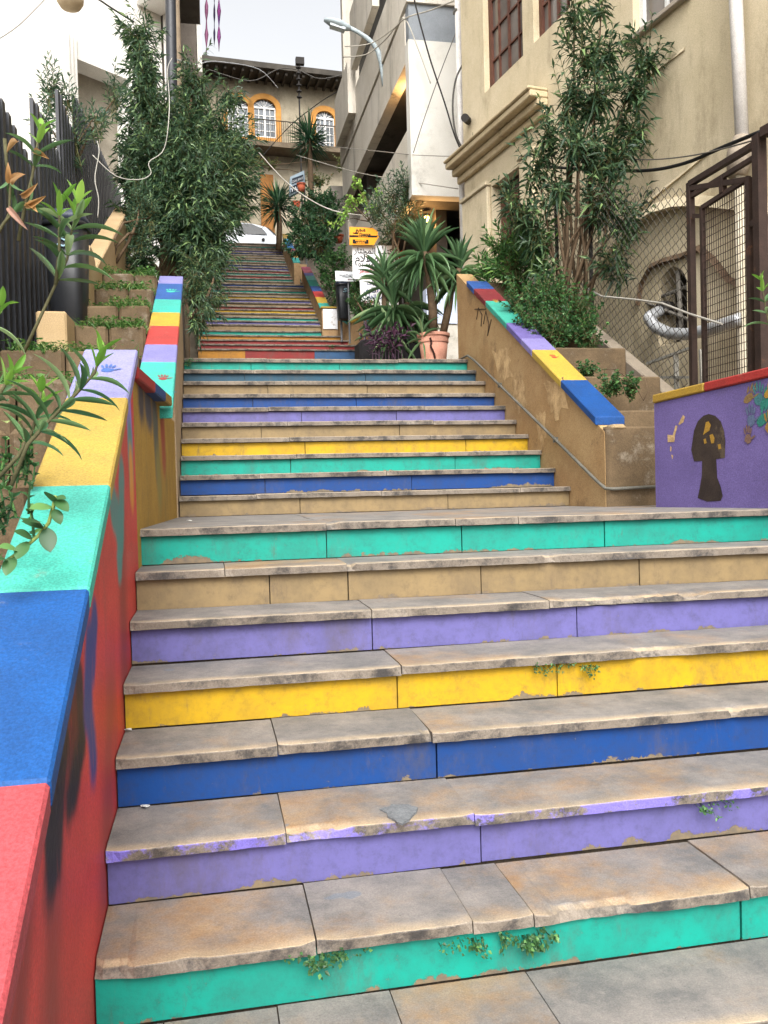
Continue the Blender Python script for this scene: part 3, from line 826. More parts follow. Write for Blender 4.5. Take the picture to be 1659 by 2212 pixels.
s5 = [AX(634.5 + (610 - 634.5) * (y - 556) / (495 - 556), y, 2.37).y for y in (556, 547, 538, 528, 517, 506, 495)]
w5 = farwall('parapet_wall', 'topmost parapet with teal, yellow, pink and blue coping reaching the street', 2.37, 2.52, s5, z5, .62, ('2FA79C', 'C99B38', 'B2626E', '3A78B8', '49A6D0', 'B99A4A'))
m = MB(); m.box(2.36, 2.80, 23.95, 24.2, W4 - .5, W4 + .48); m.build('end_pier', TANP, w5)
# low walls round the bin
gw = empty('garden_wall', (3.3, 18.9, W0), 'tan garden wall with yellow and teal coping behind the purple plant', 'wall')
pts = [V((2.94, 19.50, 0)), V((3.12, 19.1, 0)), V((3.42, 18.52, 0)), V((5.2, 18.62, 0))]
hts = [W0 + .55 + .30, W0 + .55, W0 + .62, W0 + .60]
tops = [(hts[0], W0 + .62), (W0 + .62, W0 + .72), (W0 + .58, W0 + .58)]
for k, (a, b) in enumerate(zip(pts, pts[1:])):
    n = V(((b - a).y, -(b - a).x, 0)).normalized() * -.18
    ta, tb = tops[k]
    def quad(za0, zb0, za1, zb1, e=0.0):
        o = -n * e
        return [a + o + V((0, 0, za0)), b + o + V((0, 0, zb0)), b + n - o + V((0, 0, zb0)), a + n - o + V((0, 0, za0)), a + o + V((0, 0, za1)), b + o + V((0, 0, zb1)), b + n - o + V((0, 0, zb1)), a + n - o + V((0, 0, za1))]
    F = [(3, 2, 1, 0), (4, 5, 6, 7), (0, 1, 5, 4), (1, 2, 6, 5), (2, 3, 7, 6), (3, 0, 4, 7)]
    m = MB(); m.add(quad(W0 - 1.2, W0 - 1.2, ta, tb), F); m.build('wall_body', TANP, gw)
    m = MB(); m.add(quad(ta + .001, tb + .001, ta + .045, tb + .045, .1), F); m.build('coping_block', cop(('2FA99A', 'D6AE30', '2FA99A')[k]), gw)
# low white wall behind the pots
lwh = empty('low_wall', (3.4, 11.4, Z2), 'low whitewashed wall with pale blue top band behind the terracotta pot', 'wall')
m = MB(); m.box(2.95, 4.0, 11.4, 11.55, Z2 - .1, Z2 + .95); m.build('wall_body', M('white_wash', 'C9C4BA', 'B5AFA2', ns=2.2, stain='8e887c', ss=3), lwh)
m = MB(); m.box(2.93, 4.0, 11.38, 11.57, Z2 + .952, Z2 + 1.42); m.build('painted_band', M('pale_blue_wash', 'C2CBDD', 'B0BACE', ns=3), lwh)
# ------------------------------------------------------------------ buildings
Z = V((0, 0, 1))
class Face:
    """a wall plane: s along it, z up, n outwards"""
    def __init__(s, p0, d, side=1):
        s.p0 = V((p0[0], p0[1], 0)); s.d = V((d[0], d[1], 0)).normalized()
        s.n = V((s.d.y, -s.d.x, 0)) * side
    def on(s, x, y):
        p = AP(x, y, s.p0, s.n); return (p - s.p0).dot(s.d), p.z
    def at(s, a, z, out=0.0): return s.p0 + s.d * a + s.n * out + Z * z
    def box(s, m, a0, a1, z0, z1, o0, o1):
        m.obox(s.at((a0 + a1) / 2, (z0 + z1) / 2, (o0 + o1) / 2), s.d * ((a1 - a0) / 2), s.n * ((o1 - o0) / 2), Z * ((z1 - z0) / 2))
    def wall(s, parent, a0, a1, z0, z1, ops, mat, depth=.2, name='wall', core=3.0):
        A = sorted({a0, a1, *[o[0] for o in ops], *[o[1] for o in ops]}); B = sorted({z0, z1, *[o[2] for o in ops], *[o[3] for o in ops]})
        A = [a for a in A if a0 <= a <= a1]; B = [b for b in B if z0 <= b <= z1]
        m = MB()
        for i in range(len(A) - 1):
            for j in range(len(B) - 1):
                ca, cb = (A[i] + A[i + 1]) / 2, (B[j] + B[j + 1]) / 2
                if any(o[0] < ca < o[1] and o[2] < cb < o[3] for o in ops): continue
                m.add([s.at(A[i], B[j]), s.at(A[i + 1], B[j]), s.at(A[i + 1], B[j + 1]), s.at(A[i], B[j + 1])], [(0, 1, 2, 3)])
        for o in ops:
            c = [(o[0], o[2]), (o[1], o[2]), (o[1], o[3]), (o[0], o[3])]
            for p, q in zip(c, c[1:] + c[:1]):
                m.add([s.at(*p), s.at(*q), s.at(*q, -depth), s.at(*p, -depth)], [(0, 1, 2, 3)])
        s.box(m, a0, a1, z0, z1, -core, -depth - .001)
        return m.build(name, mat, parent)
    def poly(s, m, pts, o0, o1):
        m.prism([s.at(a, z, o0) for a, z in pts], s.n * (o1 - o0))

def sash(fc, parent, a0, a1, z0, z1, cols, rows, fm, gm, back=-.10, fw=.05, bw=.025, name='window', lab=None):
    m = MB()
    fc.box(m, a0, a0 + fw, z0, z1, back, back + .06); fc.box(m, a1 - fw, a1, z0, z1, back, back + .06)
    fc.box(m, a0 + fw, a1 - fw, z0, z0 + fw, back + .001, back + .058); fc.box(m, a0 + fw, a1 - fw, z1 - fw, z1, back + .001, back + .058)
    for k in range(1, cols):
        a = a0 + (a1 - a0) * k / cols; w = bw if k * 2 != cols else bw * 1.6
        fc.box(m, a - w / 2, a + w / 2, z0 + fw, z1 - fw, back + .006, back + .05)
    for k in range(1, rows):
        z = z0 + (z1 - z0) * k / rows; fc.box(m, a0 + fw, a1 - fw, z - bw / 2, z + bw / 2, back + .008, back + .047)
    w = m.build(name, fm, parent, label=lab)
    for i in range(cols):
        for j in range(rows):
            q = MB(); fc.box(q, a0 + (a1 - a0) * i / cols + .004, a0 + (a1 - a0) * (i + 1) / cols - .004, z0 + (z1 - z0) * j / rows + .004, z0 + (z1 - z0) * (j + 1) / rows - .004, back + .015, back + .024)
            q.build('pane', gm, w)
    return w

# --- beige building on the right
FB = Face((4.4, 7.0), (-.15, .989), -1)
if FB.n.x > 0: FB.n = -FB.n
bb = empty('beige_building', (5, 8, .5), 'beige plastered building with brown wooden windows along the right side', 'building')
BW = M('beige_building_plaster', 'C8BA9E', 'BAAC8E', ns=1.1, stain='877A62', ss=1.6, sa=(.47, .70), smax=.75, streak=.35, bump=.35, bs=30)
s_far = FB.on(1001, 300)[0]
def rect(p, q, h=None, top=None):
    a, z = FB.on(*p); b, z2 = FB.on(*q)
    zz = (z + z2) / 2
    return [min(a, b), max(a, b), zz, zz + h if h else top]
w1 = rect((1047, 203), (1130, 118), h=2.0); w2 = rect((1153, 94), (1232, 15), h=1.7); w3 = rect((1368, 82), (1482, -8), h=1.6)
d1 = rect((1062, 402), (1127, 355), h=.1); d1 = [d1[0], d1[1], Z2 - .02, d1[2]]
a0, zt = FB.on(1420, 590); a1, zb_ = FB.on(1486, 745)
nz = [min(a0, a1), max(a0, a1), FB.on(1452, 742)[1], FB.on(1452, 577)[1]]
FB.wall(bb, -6.0, s_far, -.2, 13.0, [w1, w2, w3, d1, nz], BW, .22)
WOOD = M('brown_wood', '5E3A2C', '4C2E24', ns=6, rough=.55, bump=.3)
DG = glassmat('dull_glass', '6E6660')
sash(FB, bb, *w1, 4, 5, WOOD, DG, back=-.14, fw=.07, lab='tall brown wooden window with many small panes')
sash(FB, bb, *w2, 4, 4, WOOD, DG, back=-.14, fw=.07, lab='brown wooden window beside the oleander tip')
sash(FB, bb, *w3, 2, 2, M('white_paint', 'D9D9D6', 'CBCBC8'), DG, back=-.14, fw=.06, lab='white framed window at the top edge')
m = MB(); FB.box(m, w3[0] - .1, w3[1] + .05, w3[2] - .05, w3[2] - .002, .0, .07); m.build('window_sill', M('grey_sill', 'A79B8C'), bb, bevel=.008)
m = MB(); FB.box(m, d1[0] + .002, d1[1] - .002, d1[2], d1[3] - .002, -.19, -.13)
dr = m.build('door', M('dark_door', '3B241C', '2E1B15', ns=8, rough=.5), bb)
for k in range(3):
    m = MB(); c0 = d1[0] + (d1[1] - d1[0]) * (k + .12) / 3; c1 = d1[0] + (d1[1] - d1[0]) * (k + .88) / 3
    FB.box(m, c0, c1, d1[2] + .2, d1[3] - .2, -.129, -.112); m.build('door_panel', WOOD, dr)
zc = FB.on(1007, 391)[1]; sc1 = FB.on(1185, 230)[0]
for k, (h0, h1, o) in enumerate(((0, .10, .06), (.101, .19, .14), (.191, .27, .24), (.271, .31, .27))):
    m = MB(); FB.box(m, sc1, s_far + .12, zc + h0, zc + h1, .001, o)
    m.build('cornice_course', M('cornice_plaster', 'BFAE8E', 'B09E7C', ns=3, stain='8F8062', ss=4), bb, bevel=.012)
for sa, sb in ((d1[1] + .03, s_far - .02), (d1[0] - .35, d1[0] - .03)):
    m = MB(); FB.box(m, sa, sb, Z2 - .1, zc - .32, .001, .06); m.build('pilaster', BW, bb, bevel=.01)
    m = MB(); FB.box(m, sa - .02, sb + .02, zc - .318, zc - .26, .001, .09); m.build('pilaster_cap', BW, bb, bevel=.008)
def ridge(pts, w, o, mat, name, fc=FB, par=bb):
    P = [fc.on(*p) for p in pts]; out = []; m = MB()
    Q = []
    for (a, b) in zip(P, P[1:]):
        for t in range(4): Q.append((a[0] + (b[0] - a[0]) * t / 4, a[1] + (b[1] - a[1]) * t / 4))
    Q.append(P[-1])
    top = [(a, z + w / 2) for a, z in Q]; bot = [(a, z - w / 2) for a, z in Q]
    vs = [fc.at(*p, .001) for p in top] + [fc.at(*p, .001) for p in bot] + [fc.at(*p, o * .4) for p in top] + [fc.at(*p, o) for p in bot]
    n = len(Q); fs = []
    for i in range(n - 1):
        fs += [(i, i + 1, 2 * n + i + 1, 2 * n + i), (2 * n + i, 2 * n + i + 1, 3 * n + i + 1, 3 * n + i), (3 * n + i, 3 * n + i + 1, n + i + 1, n + i)]
    m.add(vs, fs); return m.build(name, mat, par, smooth=False)
ridge([(1302, 590), (1330, 535), (1370, 487), (1420, 452), (1470, 437), (1520, 434), (1600, 442), (1680, 455)], .10, .11, BW, 'arch_moulding')
ridge([(1285, 525), (1350, 480), (1420, 420), (1480, 372), (1535, 325)], .03, .02, BW, 'render_seam')
ridge([(1390, 165), (1420, 150), (1480, 105)], .03, .015, BW, 'render_seam')
ridge([(1383, 655), (1390, 610), (1408, 576), (1440, 562), (1478, 552), (1515, 535), (1545, 560), (1580, 605), (1640, 625)], .05, .06, M('old_brown_ledge', '6b5846', '51402f', ns=8), 'broken_ledge')
# niche interior
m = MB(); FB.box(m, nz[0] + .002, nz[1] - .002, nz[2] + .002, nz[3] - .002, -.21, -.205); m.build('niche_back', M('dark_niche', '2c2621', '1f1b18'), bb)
am = (nz[0] + nz[1]) / 2; hw = (nz[1] - nz[0]) / 2
for sg in (-1, 1):
    P = [(am + sg * hw, nz[3])] + [(am + sg * hw * math.sin(t * math.pi / 2 / 6), nz[3] - hw * 1.1 * (1 - math.cos(t * math.pi / 2 / 6))) for t in range(7)]
    m = MB(); FB.poly(m, P, -.2, -.002); m.build('niche_spandrel', BW, bb)
for k, (p, q, r_) in enumerate((((1408, 645), (1490, 612), .018), ((1460, 585), (1470, 740), .022), ((1400, 655), (1490, 690), .014))):
    a, b = FB.on(*p), FB.on(*q); m = MB(); m.tube([FB.at(*a, -.05 + .03 * k), FB.at(*b, -.05 + .03 * k)], r_, 7); m.build('niche_bar', M('grey_iron', '7a756c', '66615a'), bb)

dp = empty('drain_pipe', FB.at(*FB.on(1620, 300), .1), 'fat white drainpipe on the beige wall at the right edge', 'pipe')
a = FB.on(1610, 0); b = FB.on(1633, 300)
m = MB(); m.tube([FB.at(a[0], a[1] + 1, .1), FB.at(*a, .1), FB.at(b[0] * .5 + a[0] * .5, b[1], .1)], .055, 12); m.build('pipe_run', M('white_pipe', 'CFCBC6', 'BFBAB4', ns=4, rough=.5), dp, smooth=True)
sm = (a[0] + b[0]) / 2
m = MB(); m.tube([FB.at(sm, b[1] + .02, .1), FB.at(sm, b[1] - .12, .12), FB.at(sm, b[1] - .3, .16)], [.07, .11, .08], 12); m.build('broken_collar', M('crumbled_render', '9A8E7E', '7d7264', ns=9, bump=.8, bs=20), dp, smooth=True)
m = MB(); m.tube([FB.at(sm, b[1] - .25, .12), FB.at(sm, .4, .12)], .05, 12); m.build('lower_run', M('cream_pipe', 'B8AE9A', 'A89E88'), dp, smooth=True)
wp = empty('downpipe', (3.6, 12.2, Z2), 'thin white downpipe at the corner between beige and concrete buildings', 'pipe')
top = AY(985, -20, 12.25); bot = AY(1003, 560, 12.25)
m = MB(); m.tube([(bot.x - .02, 12.2, top.z), (bot.x - .02, 12.2, bot.z - 1.2)], .05, 10); m.build('pipe_run', M('white_pipe', 'CFCBC6'), wp, smooth=True)
for zz in (4.5, 6.5, 8.5):
    m = MB(); m.box(bot.x - .08, bot.x + .08, 12.16, 12.27, zz, zz + .035); m.build('pipe_clip', M('grey_pipe', '8C8A80'), wp)

# --- concrete apartment block behind it
CL = M('stained_concrete', 'D2CBBE', 'C0B8A9', ns=.9, stain='514B42', ss=2.4, sa=(.52, .72), smax=.8, streak=.12, bump=.3, bs=25)
CWH = M('pale_render', 'D8D5CD', 'C9C5BB', ns=.8, stain='77726A', ss=.9, sa=(.52, .72), smax=.6)
CDK = M('shaded_concrete', '4F4A44', '3A3732', ns=1.2, stain='2a2723', ss=1.5)  # shade of the loggia recesses and undersides is put into this colour
cb = empty('concrete_building', (4, 18, 2.4), 'grey concrete apartment block with diagonal looking balcony bands, right of centre', 'building')
def cbx(name, mat, x0, x1, y0, y1, z0, z1, bevel=0):
    m = MB(); m.box(x0, x1, y0, y1, z0, z1); return m.build(name, mat, cb, bevel=bevel)
zA = lambda px_, py_: AY(px_, py_, 14.5).z
U0 = AY(887, 300, 14.5).x
cbx('end_wall', CWH, U0, U0 + 1.35, 14.5, 14.75, zA(890, 421), zA(887, 85))
cbx('upper_end_wall', M('grey_render', '8E9399', '7d8286', ns=1.2, stain='5f6367', ss=1), U0 + .02, U0 + 1.35, 14.53, 14.74, zA(887, 85) + .003, zA(885, 5))
cbx('roof_slab', CL, U0 - .02, U0 + 1.4, 14.48, 22, zA(885, 5) + .003, zA(885, 5) + .9)
zb0, zb1 = zA(888, 421), zA(887, 268)
za0, za1 = zA(886, 122), zA(885, 12)
cbx('balcony_parapet', CL, U0 + .003, U0 + .16, 14.752, 21.9, zb0, zb1)
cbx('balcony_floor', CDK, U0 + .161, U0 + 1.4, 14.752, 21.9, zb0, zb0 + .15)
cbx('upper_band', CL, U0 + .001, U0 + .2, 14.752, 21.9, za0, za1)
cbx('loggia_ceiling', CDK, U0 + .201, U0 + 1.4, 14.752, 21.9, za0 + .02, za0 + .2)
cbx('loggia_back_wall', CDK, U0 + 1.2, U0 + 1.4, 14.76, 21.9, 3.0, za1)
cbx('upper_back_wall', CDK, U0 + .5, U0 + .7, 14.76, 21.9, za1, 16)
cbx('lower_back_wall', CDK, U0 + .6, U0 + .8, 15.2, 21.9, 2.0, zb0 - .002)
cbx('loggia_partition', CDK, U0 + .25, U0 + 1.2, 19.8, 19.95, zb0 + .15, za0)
b2 = AY(804, 12, 16.8); b3 = AY(761, 149, 19.4)
cbx('projecting_balcony', CL, b2.x, U0 - .003, 16.8, 19.4, b2.z, b2.z + 1.25)
cbx('far_balcony', CL, b2.x - .05, U0 - .004, 19.6, 21.6, AY(757, 280, 20.5).z, AY(757, 280, 20.5).z + 1.15)
cbx('stair_pier', CL, AY(744, 200, 21.92).x, U0 + .6, 21.92, 22.2, 5, 20)
cbx('rear_block', CDK, U0 + .3, 7.5, 22.21, 22.9, 5, 20)
cbx('side_planter', M('mid_grey_concrete', '837D74', '6f6a62', ns=1.5, stain='55504a', ss=2), AY(715, 440, 22.5).x, AY(752, 440, 22.5).x, 22.5, 22.7, AY(740, 475, 22.5).z - 1.5, AY(740, 402, 22.5).z)
for nm, (x, y, yy) in (('loggia ceiling', (884, 208, 15.4)), ('entrance below the end wall', (921, 472, 15.2))):
    p = AY(x, y, yy)
    if nm[0] == 'l': p = V((U0 + .35, 15.6, za0 - .08))
    t = empty('wall_lamp', p, 'small glowing orange lamp on the %s of the concrete block' % nm, 'lamp')
    m = MB(); m.lathe(p - V((0, 0, .06)), [(.01, 0), (.05, .015), (.06, .05), (.045, .09), (.02, .1)], 14); m.build('glowing_bulb', emit('lamp_glow_' + nm[0], 'FFB35A', 14), t, smooth=True)
    m = MB(); m.lathe(p + V((0, 0, .042)), [(.03, 0), (.065, .005), (.065, .03), (.02, .04)], 14); m.build('lamp_base', M('dark_metal', '33302e'), t)
    lg = bpy.data.lights.new('lamp_light', 'POINT'); lg.energy = 14; lg.color = (1, .55, .2); lg.shadow_soft_size = .06
    lo = bpy.data.objects.new('lamp_light', lg); COL.objects.link(lo); lo.parent = t; lo.location = (0, 0, -.14)

# --- old house with arched windows at the head of the steps
FF = Face((2.8, 36.5), (.9957, .092), 1)
fb = empty('old_house', (3, 38, 9.3), 'old house with orange framed arched windows above the head of the steps', 'building')
OW = M('old_house_plaster', 'ACA28C', '8C826E', ns=.8, stain='5F574A', ss=1.0, sa=(.5, .7), smax=.75, streak=.4)
ze = FF.on(590, 178)[1]
FF.wall(fb, -12, 9, 9.2, ze, [], OW, .05, core=6)
m = MB(); FF.box(m, -12.3, 9.3, ze + .002, ze + .22, -6.5, 1.15); m.build('roof_eave', M('dark_eave', '4B463F', '39352f', ns=2), fb)
m = MB()
for k in range(60): FF.box(m, -12 + k * .35, -11.9 + k * .35, ze - .13, ze + .001, .0, 1.0)
m.build('eave_rafters', M('dark_eave', '4B463F'), fb, kind='stuff')
ORG = M('orange_surround', 'BE8A48', 'A8763A', ns=2.5, stain='8c6a3c', ss=2)
WHT = M('white_paint', 'D9D9D6')
FG = glassmat('far_glass', '5B6268')
def archwin(a0, a1, z0, zs, sw=.22, leaves=2, lab=None):
    am, hw = (a0 + a1) / 2, (a1 - a0) / 2; rise = hw * .75
    def arc(h, r, base): return [(am + h * math.cos(t * math.pi / 10), base + r * math.sin(t * math.pi / 10)) for t in range(11)]
    inn = arc(hw, rise, zs); out = arc(hw + sw, rise + sw, zs)
    m = MB()
    ring_o = [(am + hw + sw, z0 - sw)] + out + [(am - hw - sw, z0 - sw)]
    ring_i = [(am + hw, z0)] + inn + [(am - hw, z0)]
    n = len(ring_o)
    vs = [FF.at(*p, .002) for p in ring_o] + [FF.at(*p, .002) for p in ring_i] + [FF.at(*p, .16) for p in ring_o] + [FF.at(*p, .16) for p in ring_i]
    fs = []
    for i in range(n):
        j = (i + 1) % n
        fs += [(2 * n + i, 2 * n + j, 3 * n + j, 3 * n + i), (i, j, 2 * n + j, 2 * n + i), (n + j, n + i, 3 * n + i, 3 * n + j)]
    m.add(vs, fs); w = m.build('window', ORG, fb, label=lab)
    m = MB(); FF.poly(m, ring_i, .004, .02); m.build('pane', FG, w)
    m = MB()
    for k in range(leaves + 1):
        a = a0 + (a1 - a0) * k / leaves; FF.box(m, max(a0, a - .05), min(a1, a + .05), z0, zs, .021, .07)
    for zz in (z0 + .04, zs): FF.box(m, a0, a1, zz - .04, zz + .04, .022, .075)
    for k in range(leaves):
        c = a0 + (a1 - a0) * (k + .5) / leaves; FF.box(m, c - .015, c + .015, z0, zs, .021, .05)
    for k in range(1, 4):
        zz = z0 + (zs - z0) * k / 4; FF.box(m, a0, a1, zz - .015, zz + .015, .023, .048)
    for t in (2, 4, 5, 6, 8):
        q = inn[t]; m.bar(FF.at(am, zs, .035), FF.at(q[0], q[1], .035), .025, .03, FF.n)
    m.build('sash_bars', WHT, w)
L = lambda x, y: FF.on(x, y)
archwin(L(548, 300)[0], L(596, 300)[0], L(570, 300)[1], L(570, 235)[1], lab='orange framed arched window, right leaf of the pair')
archwin(L(492, 300)[0], L(538, 300)[0], L(510, 297)[1], L(510, 232)[1], lab='orange framed arched window, left leaf of the pair')
archwin(L(683, 325)[0], L(722, 325)[0], L(700, 325)[1], L(700, 258)[1], lab='narrow orange framed arched window with broken fanlight')
m = MB(); zb = L(650, 332)[1]; FF.box(m, L(470, 330)[0], L(745, 330)[0], zb - .2, zb, .001, 1.0); bal = m.build('balcony_slab', M('brown_slab', '6F6250', '5a4e40', ns=3), fb)
m = MB()
aa, ab = L(540, 330)[0], L(745, 330)[0]
for k in range(46):
    a = aa + (ab - aa) * k / 45; FF.box(m, a - .008, a + .008, zb + .002, zb + .85, .93, .946)
FF.box(m, aa, ab, zb + .85, zb + .88, .92, .956); m.build('iron_railing', M('rusty_rail', '3d342e'), bal, kind='stuff')
m = MB(); FF.box(m, L(562, 400)[0], L(590, 400)[0], 9.44, L(575, 378)[1], .002, .08); m.build('shop_door', M('orange_door', '9A6A38', '80562c'), fb)
m = MB(); FF.box(m, L(520, 400)[0], L(560, 400)[0], 9.44, 11.9, .002, .06); m.build('shutter', M('grey_shutter', '8a8070', '776d5e', ns=4), fb)
m = MB()
for k in range(40): FF.box(m, -4 + k * .24, -4 + k * .24 + .1, 9.44, 11.0, 2.4, 2.46)
FF.box(m, -4.1, 5.8, 11.0, 11.06, 2.39, 2.47)
fen = tag(m.build('street_fence', M('brown_fence', '6b553f', '58452f', ns=3)), 'brown slatted fence behind the parked white car', 'fence')

# --- white building, upper left
FWt = Face((AY(150, 300, 15.3).x, 15.3), (.77, .63), 1)
if FWt.n.y > 0: FWt.n = -FWt.n
wb = empty('white_building', (-3, 13, 2.4), 'bright white building with recessed window behind the black fence', 'building')
WP = M('white_building_paint', 'E2E0DA', 'D6D3CC', ns=.7, stain='A39B88', ss=1.1, sa=(.6, .8), smax=.4, streak=.3)
sA = FWt.on(167, 200)[0]; sB = FWt.on(281, 200)[0]; zt = (FWt.on(167, 128)[1] + FWt.on(279, 172)[1]) / 2
s_end = FWt.on(352, 200)[0]
FWt.wall(wb, -14, s_end, 1.8, 15.5, [[sA, sB, zt - 1.9, zt]], WP, .45, core=5)
for k in range(3):
    m = MB(); o = .10 - .03 * k; FWt.box(m, sA - .26 + k * .085, sA - .26 + (k + 1) * .085 - .003, 1.9, zt + .35, .001, o); m.build('pilaster_strip', WP, wb)
m = MB(); FWt.box(m, sB + .03, sB + .13, 1.9, zt + .3, .001, .06); m.build('pilaster_strip', WP, wb)
m = MB(); FWt.box(m, sA, sB, zt - 1.9, zt, -.44, -.42); m.build('recessed_window', M('dim_window', '8d8678', '7b7467'), wb)
m = MB(); FWt.box(m, s_end - .55, s_end + .02, FWt.on(310, 20)[1], 15.4, .001, .5); m.build('bay_bracket', WP, wb, bevel=.05)
for k, (x, r_, c) in enumerate(((338, .045, '8A7A66'), (352, .035, 'D0CCC6'))):
    a = FWt.on(x, 150)[0]; m = MB(); m.tube([FWt.at(a, 3, .1 + .55 * (k == 0)), FWt.at(a, 15.5, .1 + .55 * (k == 0))], r_, 10); m.build('soil_pipe', M('soil_pipe_' + c, c), wb, smooth=True)
gl = AY(152, 8, 14.3)
t = empty('globe_lamp', gl, 'tan dome lamp under the eaves of the white building, top left', 'lamp')
m = MB(); m.lathe(gl - V((0, 0, .1)), [(.02, 0), (.15, .04), (.2, .12), (.21, .25), (.19, .4)], 18); m.build('lamp_shade', M('tan_dome', 'B5A284', '9c8a6c'), t, smooth=True)
m = MB(); m.tube([gl + V((0, 0, .25)), gl + V((0, .9, .5))], .03, 8); m.build('lamp_arm', M('dark_metal', '33302e'), t)

# --- dark block with balconies
db = empty('dark_building', (-3, 20, 2.4), 'dark apartment block with deep balconies, top left of the sky gap', 'building')
def dbx(name, mat, *b):
    m = MB(); m.box(*b); return m.build(name, mat, db)
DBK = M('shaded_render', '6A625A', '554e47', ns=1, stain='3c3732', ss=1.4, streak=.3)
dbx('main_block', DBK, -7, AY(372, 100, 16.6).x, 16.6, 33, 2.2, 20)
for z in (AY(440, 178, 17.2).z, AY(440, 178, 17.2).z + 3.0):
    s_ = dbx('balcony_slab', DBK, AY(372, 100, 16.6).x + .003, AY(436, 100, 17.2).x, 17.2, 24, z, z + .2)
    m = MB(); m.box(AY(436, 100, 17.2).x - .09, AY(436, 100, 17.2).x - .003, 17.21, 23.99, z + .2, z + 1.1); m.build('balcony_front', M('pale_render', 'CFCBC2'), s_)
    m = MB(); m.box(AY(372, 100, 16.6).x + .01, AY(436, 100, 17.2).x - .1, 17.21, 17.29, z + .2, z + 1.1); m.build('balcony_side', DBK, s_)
# ------------------------------------------------------------------ fences, gate, bins, signs, car, lamp, cables
BF = M('black_metal', '24262C', '1c1e23', ns=5, rough=.5, bump=.15, spec=.4)
XF = -1.35
bf = empty('black_fence', (XF, 9, 2.2), 'tall black slatted fence with jagged stepped top, left side', 'fence')
segs = [((-60, 90), (0, 202)), ((0, 202), (74, 362)), ((72, 203), (129, 335)), ((127, 187), (163, 300)), ((163, 203), (262, 420)), ((262, 420), (330, 545))]
def topz(y):
    x = -1e3; z = 4.0
    for _ in range(6):
        x, yy = proj((XF, y, z))
        for k, ((xa, ya_), (xb, yb_)) in enumerate(segs):
            if xa <= x <= xb: break
        else: break
        ti = ya_ + (yb_ - ya_) * (x - xa) / (xb - xa)
        z = AX(x, ti, XF).z
    return z
y = 5.2; k = 0
while y < 15.7:
    z = topz(y); b = max(1.0, hill(y) - .4)
    w = .098
    m = MB(); off = .018 * (k % 2)
    m.box(XF - .03 - off, XF - off, y, y + w - .012, b, z)
    m.build('slat', BF, bf)
    y += w; k += 1
for q in (0, 1):
    m = MB(); m.box(XF - .10, XF - .05, 5.2, 15.6, 2.4 + q * .9, 2.45 + q * .9); m.build('fence_rail', BF, bf)

RUST = M('rusty_iron', '3A2B25', '2b201b', ns=9, rough=.75, stain='6a4630', ss=8, sa=(.58, .7))
XG = 3.56
def G(zx, zy): return AX(1396.1 + zx * .2573, 271.1 + zy * .2573, XG)
gt = empty('iron_gate', (XG, 5.5, 1.4), 'rusty brown iron gate with wire grid above the purple wall', 'gate')
def gbar(name, p, q, w=.05):
    m = MB(); m.bar(p, q, w, w); return m.build(name, RUST, gt)
pa0, pa1 = G(368, 480), G(400, 2150)
gbar('gate_post', V((XG, pa0.y, pa0.z)), V((XG, pa0.y, 1.2)), .045)
pb = G(945, 80); gbar('gate_post', V((XG, pb.y, pb.z)), V((XG, pb.y, 1.2)), .065)
gbar('top_rail', G(368, 490), G(905, 165), .04); gbar('top_rail', G(385, 590), G(905, 270), .03); gbar('brace', G(385, 525), G(840, 455), .035)
gbar('brace', G(640, 420), G(645, 565), .04)
gbar('top_rail', G(985, 60), G(1200, -60), .06)
l0, l1, r0_, r1_ = G(470, 690), G(500, 2120), G(862, 440), G(905, 2010)
zl = 1.45
gbar('gate_stile', V((XG, l0.y, l0.z)), V((XG, l0.y, zl)), .032); gbar('gate_stile', V((XG, r0_.y, r0_.z)), V((XG, r0_.y, zl)), .04)
gbar('leaf_rail', V((XG, l0.y, l0.z)), V((XG, r0_.y, r0_.z)), .03); gbar('leaf_rail', V((XG, l0.y, zl + .02)), V((XG, r0_.y, zl + .02)), .045)
gbar('hinge', G(400, 760), G(460, 760), .03); gbar('latch_bar', G(890, 830), G(935, 800), .04)
m = MB()
ny = 20; nzv = 46
for i in range(1, ny):
    yy = l0.y + (r0_.y - l0.y) * i / ny; zt_ = l0.z + (r0_.z - l0.z) * i / ny
    m.tube([(XG, yy, zl), (XG, yy, (zl + zt_) / 2), (XG, yy, zt_)], .0028, 4, False)
for j in range(1, nzv):
    zz = zl + j * .055
    if zz > min(l0.z, r0_.z) - .01: break
    m.tube([(XG - .004, l0.y, zz), (XG - .004, r0_.y, zz)], .0028, 4, False)
m.build('wire_grid', RUST, gt, kind='stuff')

cf = empty('chain_link_fence', (XG, 7, 1.8), 'chain link fence between the oleander and the rusty gate', 'fence')
GW = M('galvanised_wire', '3E3A34', '2f2c28', rough=.6)
TL, TRt, BL, BR = AX(1190, 392, XG), AX(1486, 408, XG), AX(1190, 700, XG), AX(1486, 850, XG)
def cl(s, t):
    s = max(0, min(1, s)); t = max(0, min(1, t))
    return (BL.lerp(BR, s)).lerp(TL.lerp(TRt, s), t)
m = MB(); NS = 46; NTt = 40
for i in range(NS):
    m.tube([cl((i + ((k + i) % 2)) / NS, k / NTt) + V((.004 * (-1) ** (k + i), 0, 0)) for k in range(NTt + 1)], .0036, 3, False)
m.build('chain_mesh', GW, cf, kind='stuff')
for x, y0_, y1_ in ((1275, 480, 770), (1200, 400, 700)):
    a = AX(x, y0_, XG + .03); m = MB(); m.tube([(XG + .03, a.y, a.z), (XG + .03, a.y, 1.6)], .02, 8); m.build('fence_post', M('dark_metal', '33302e'), cf)
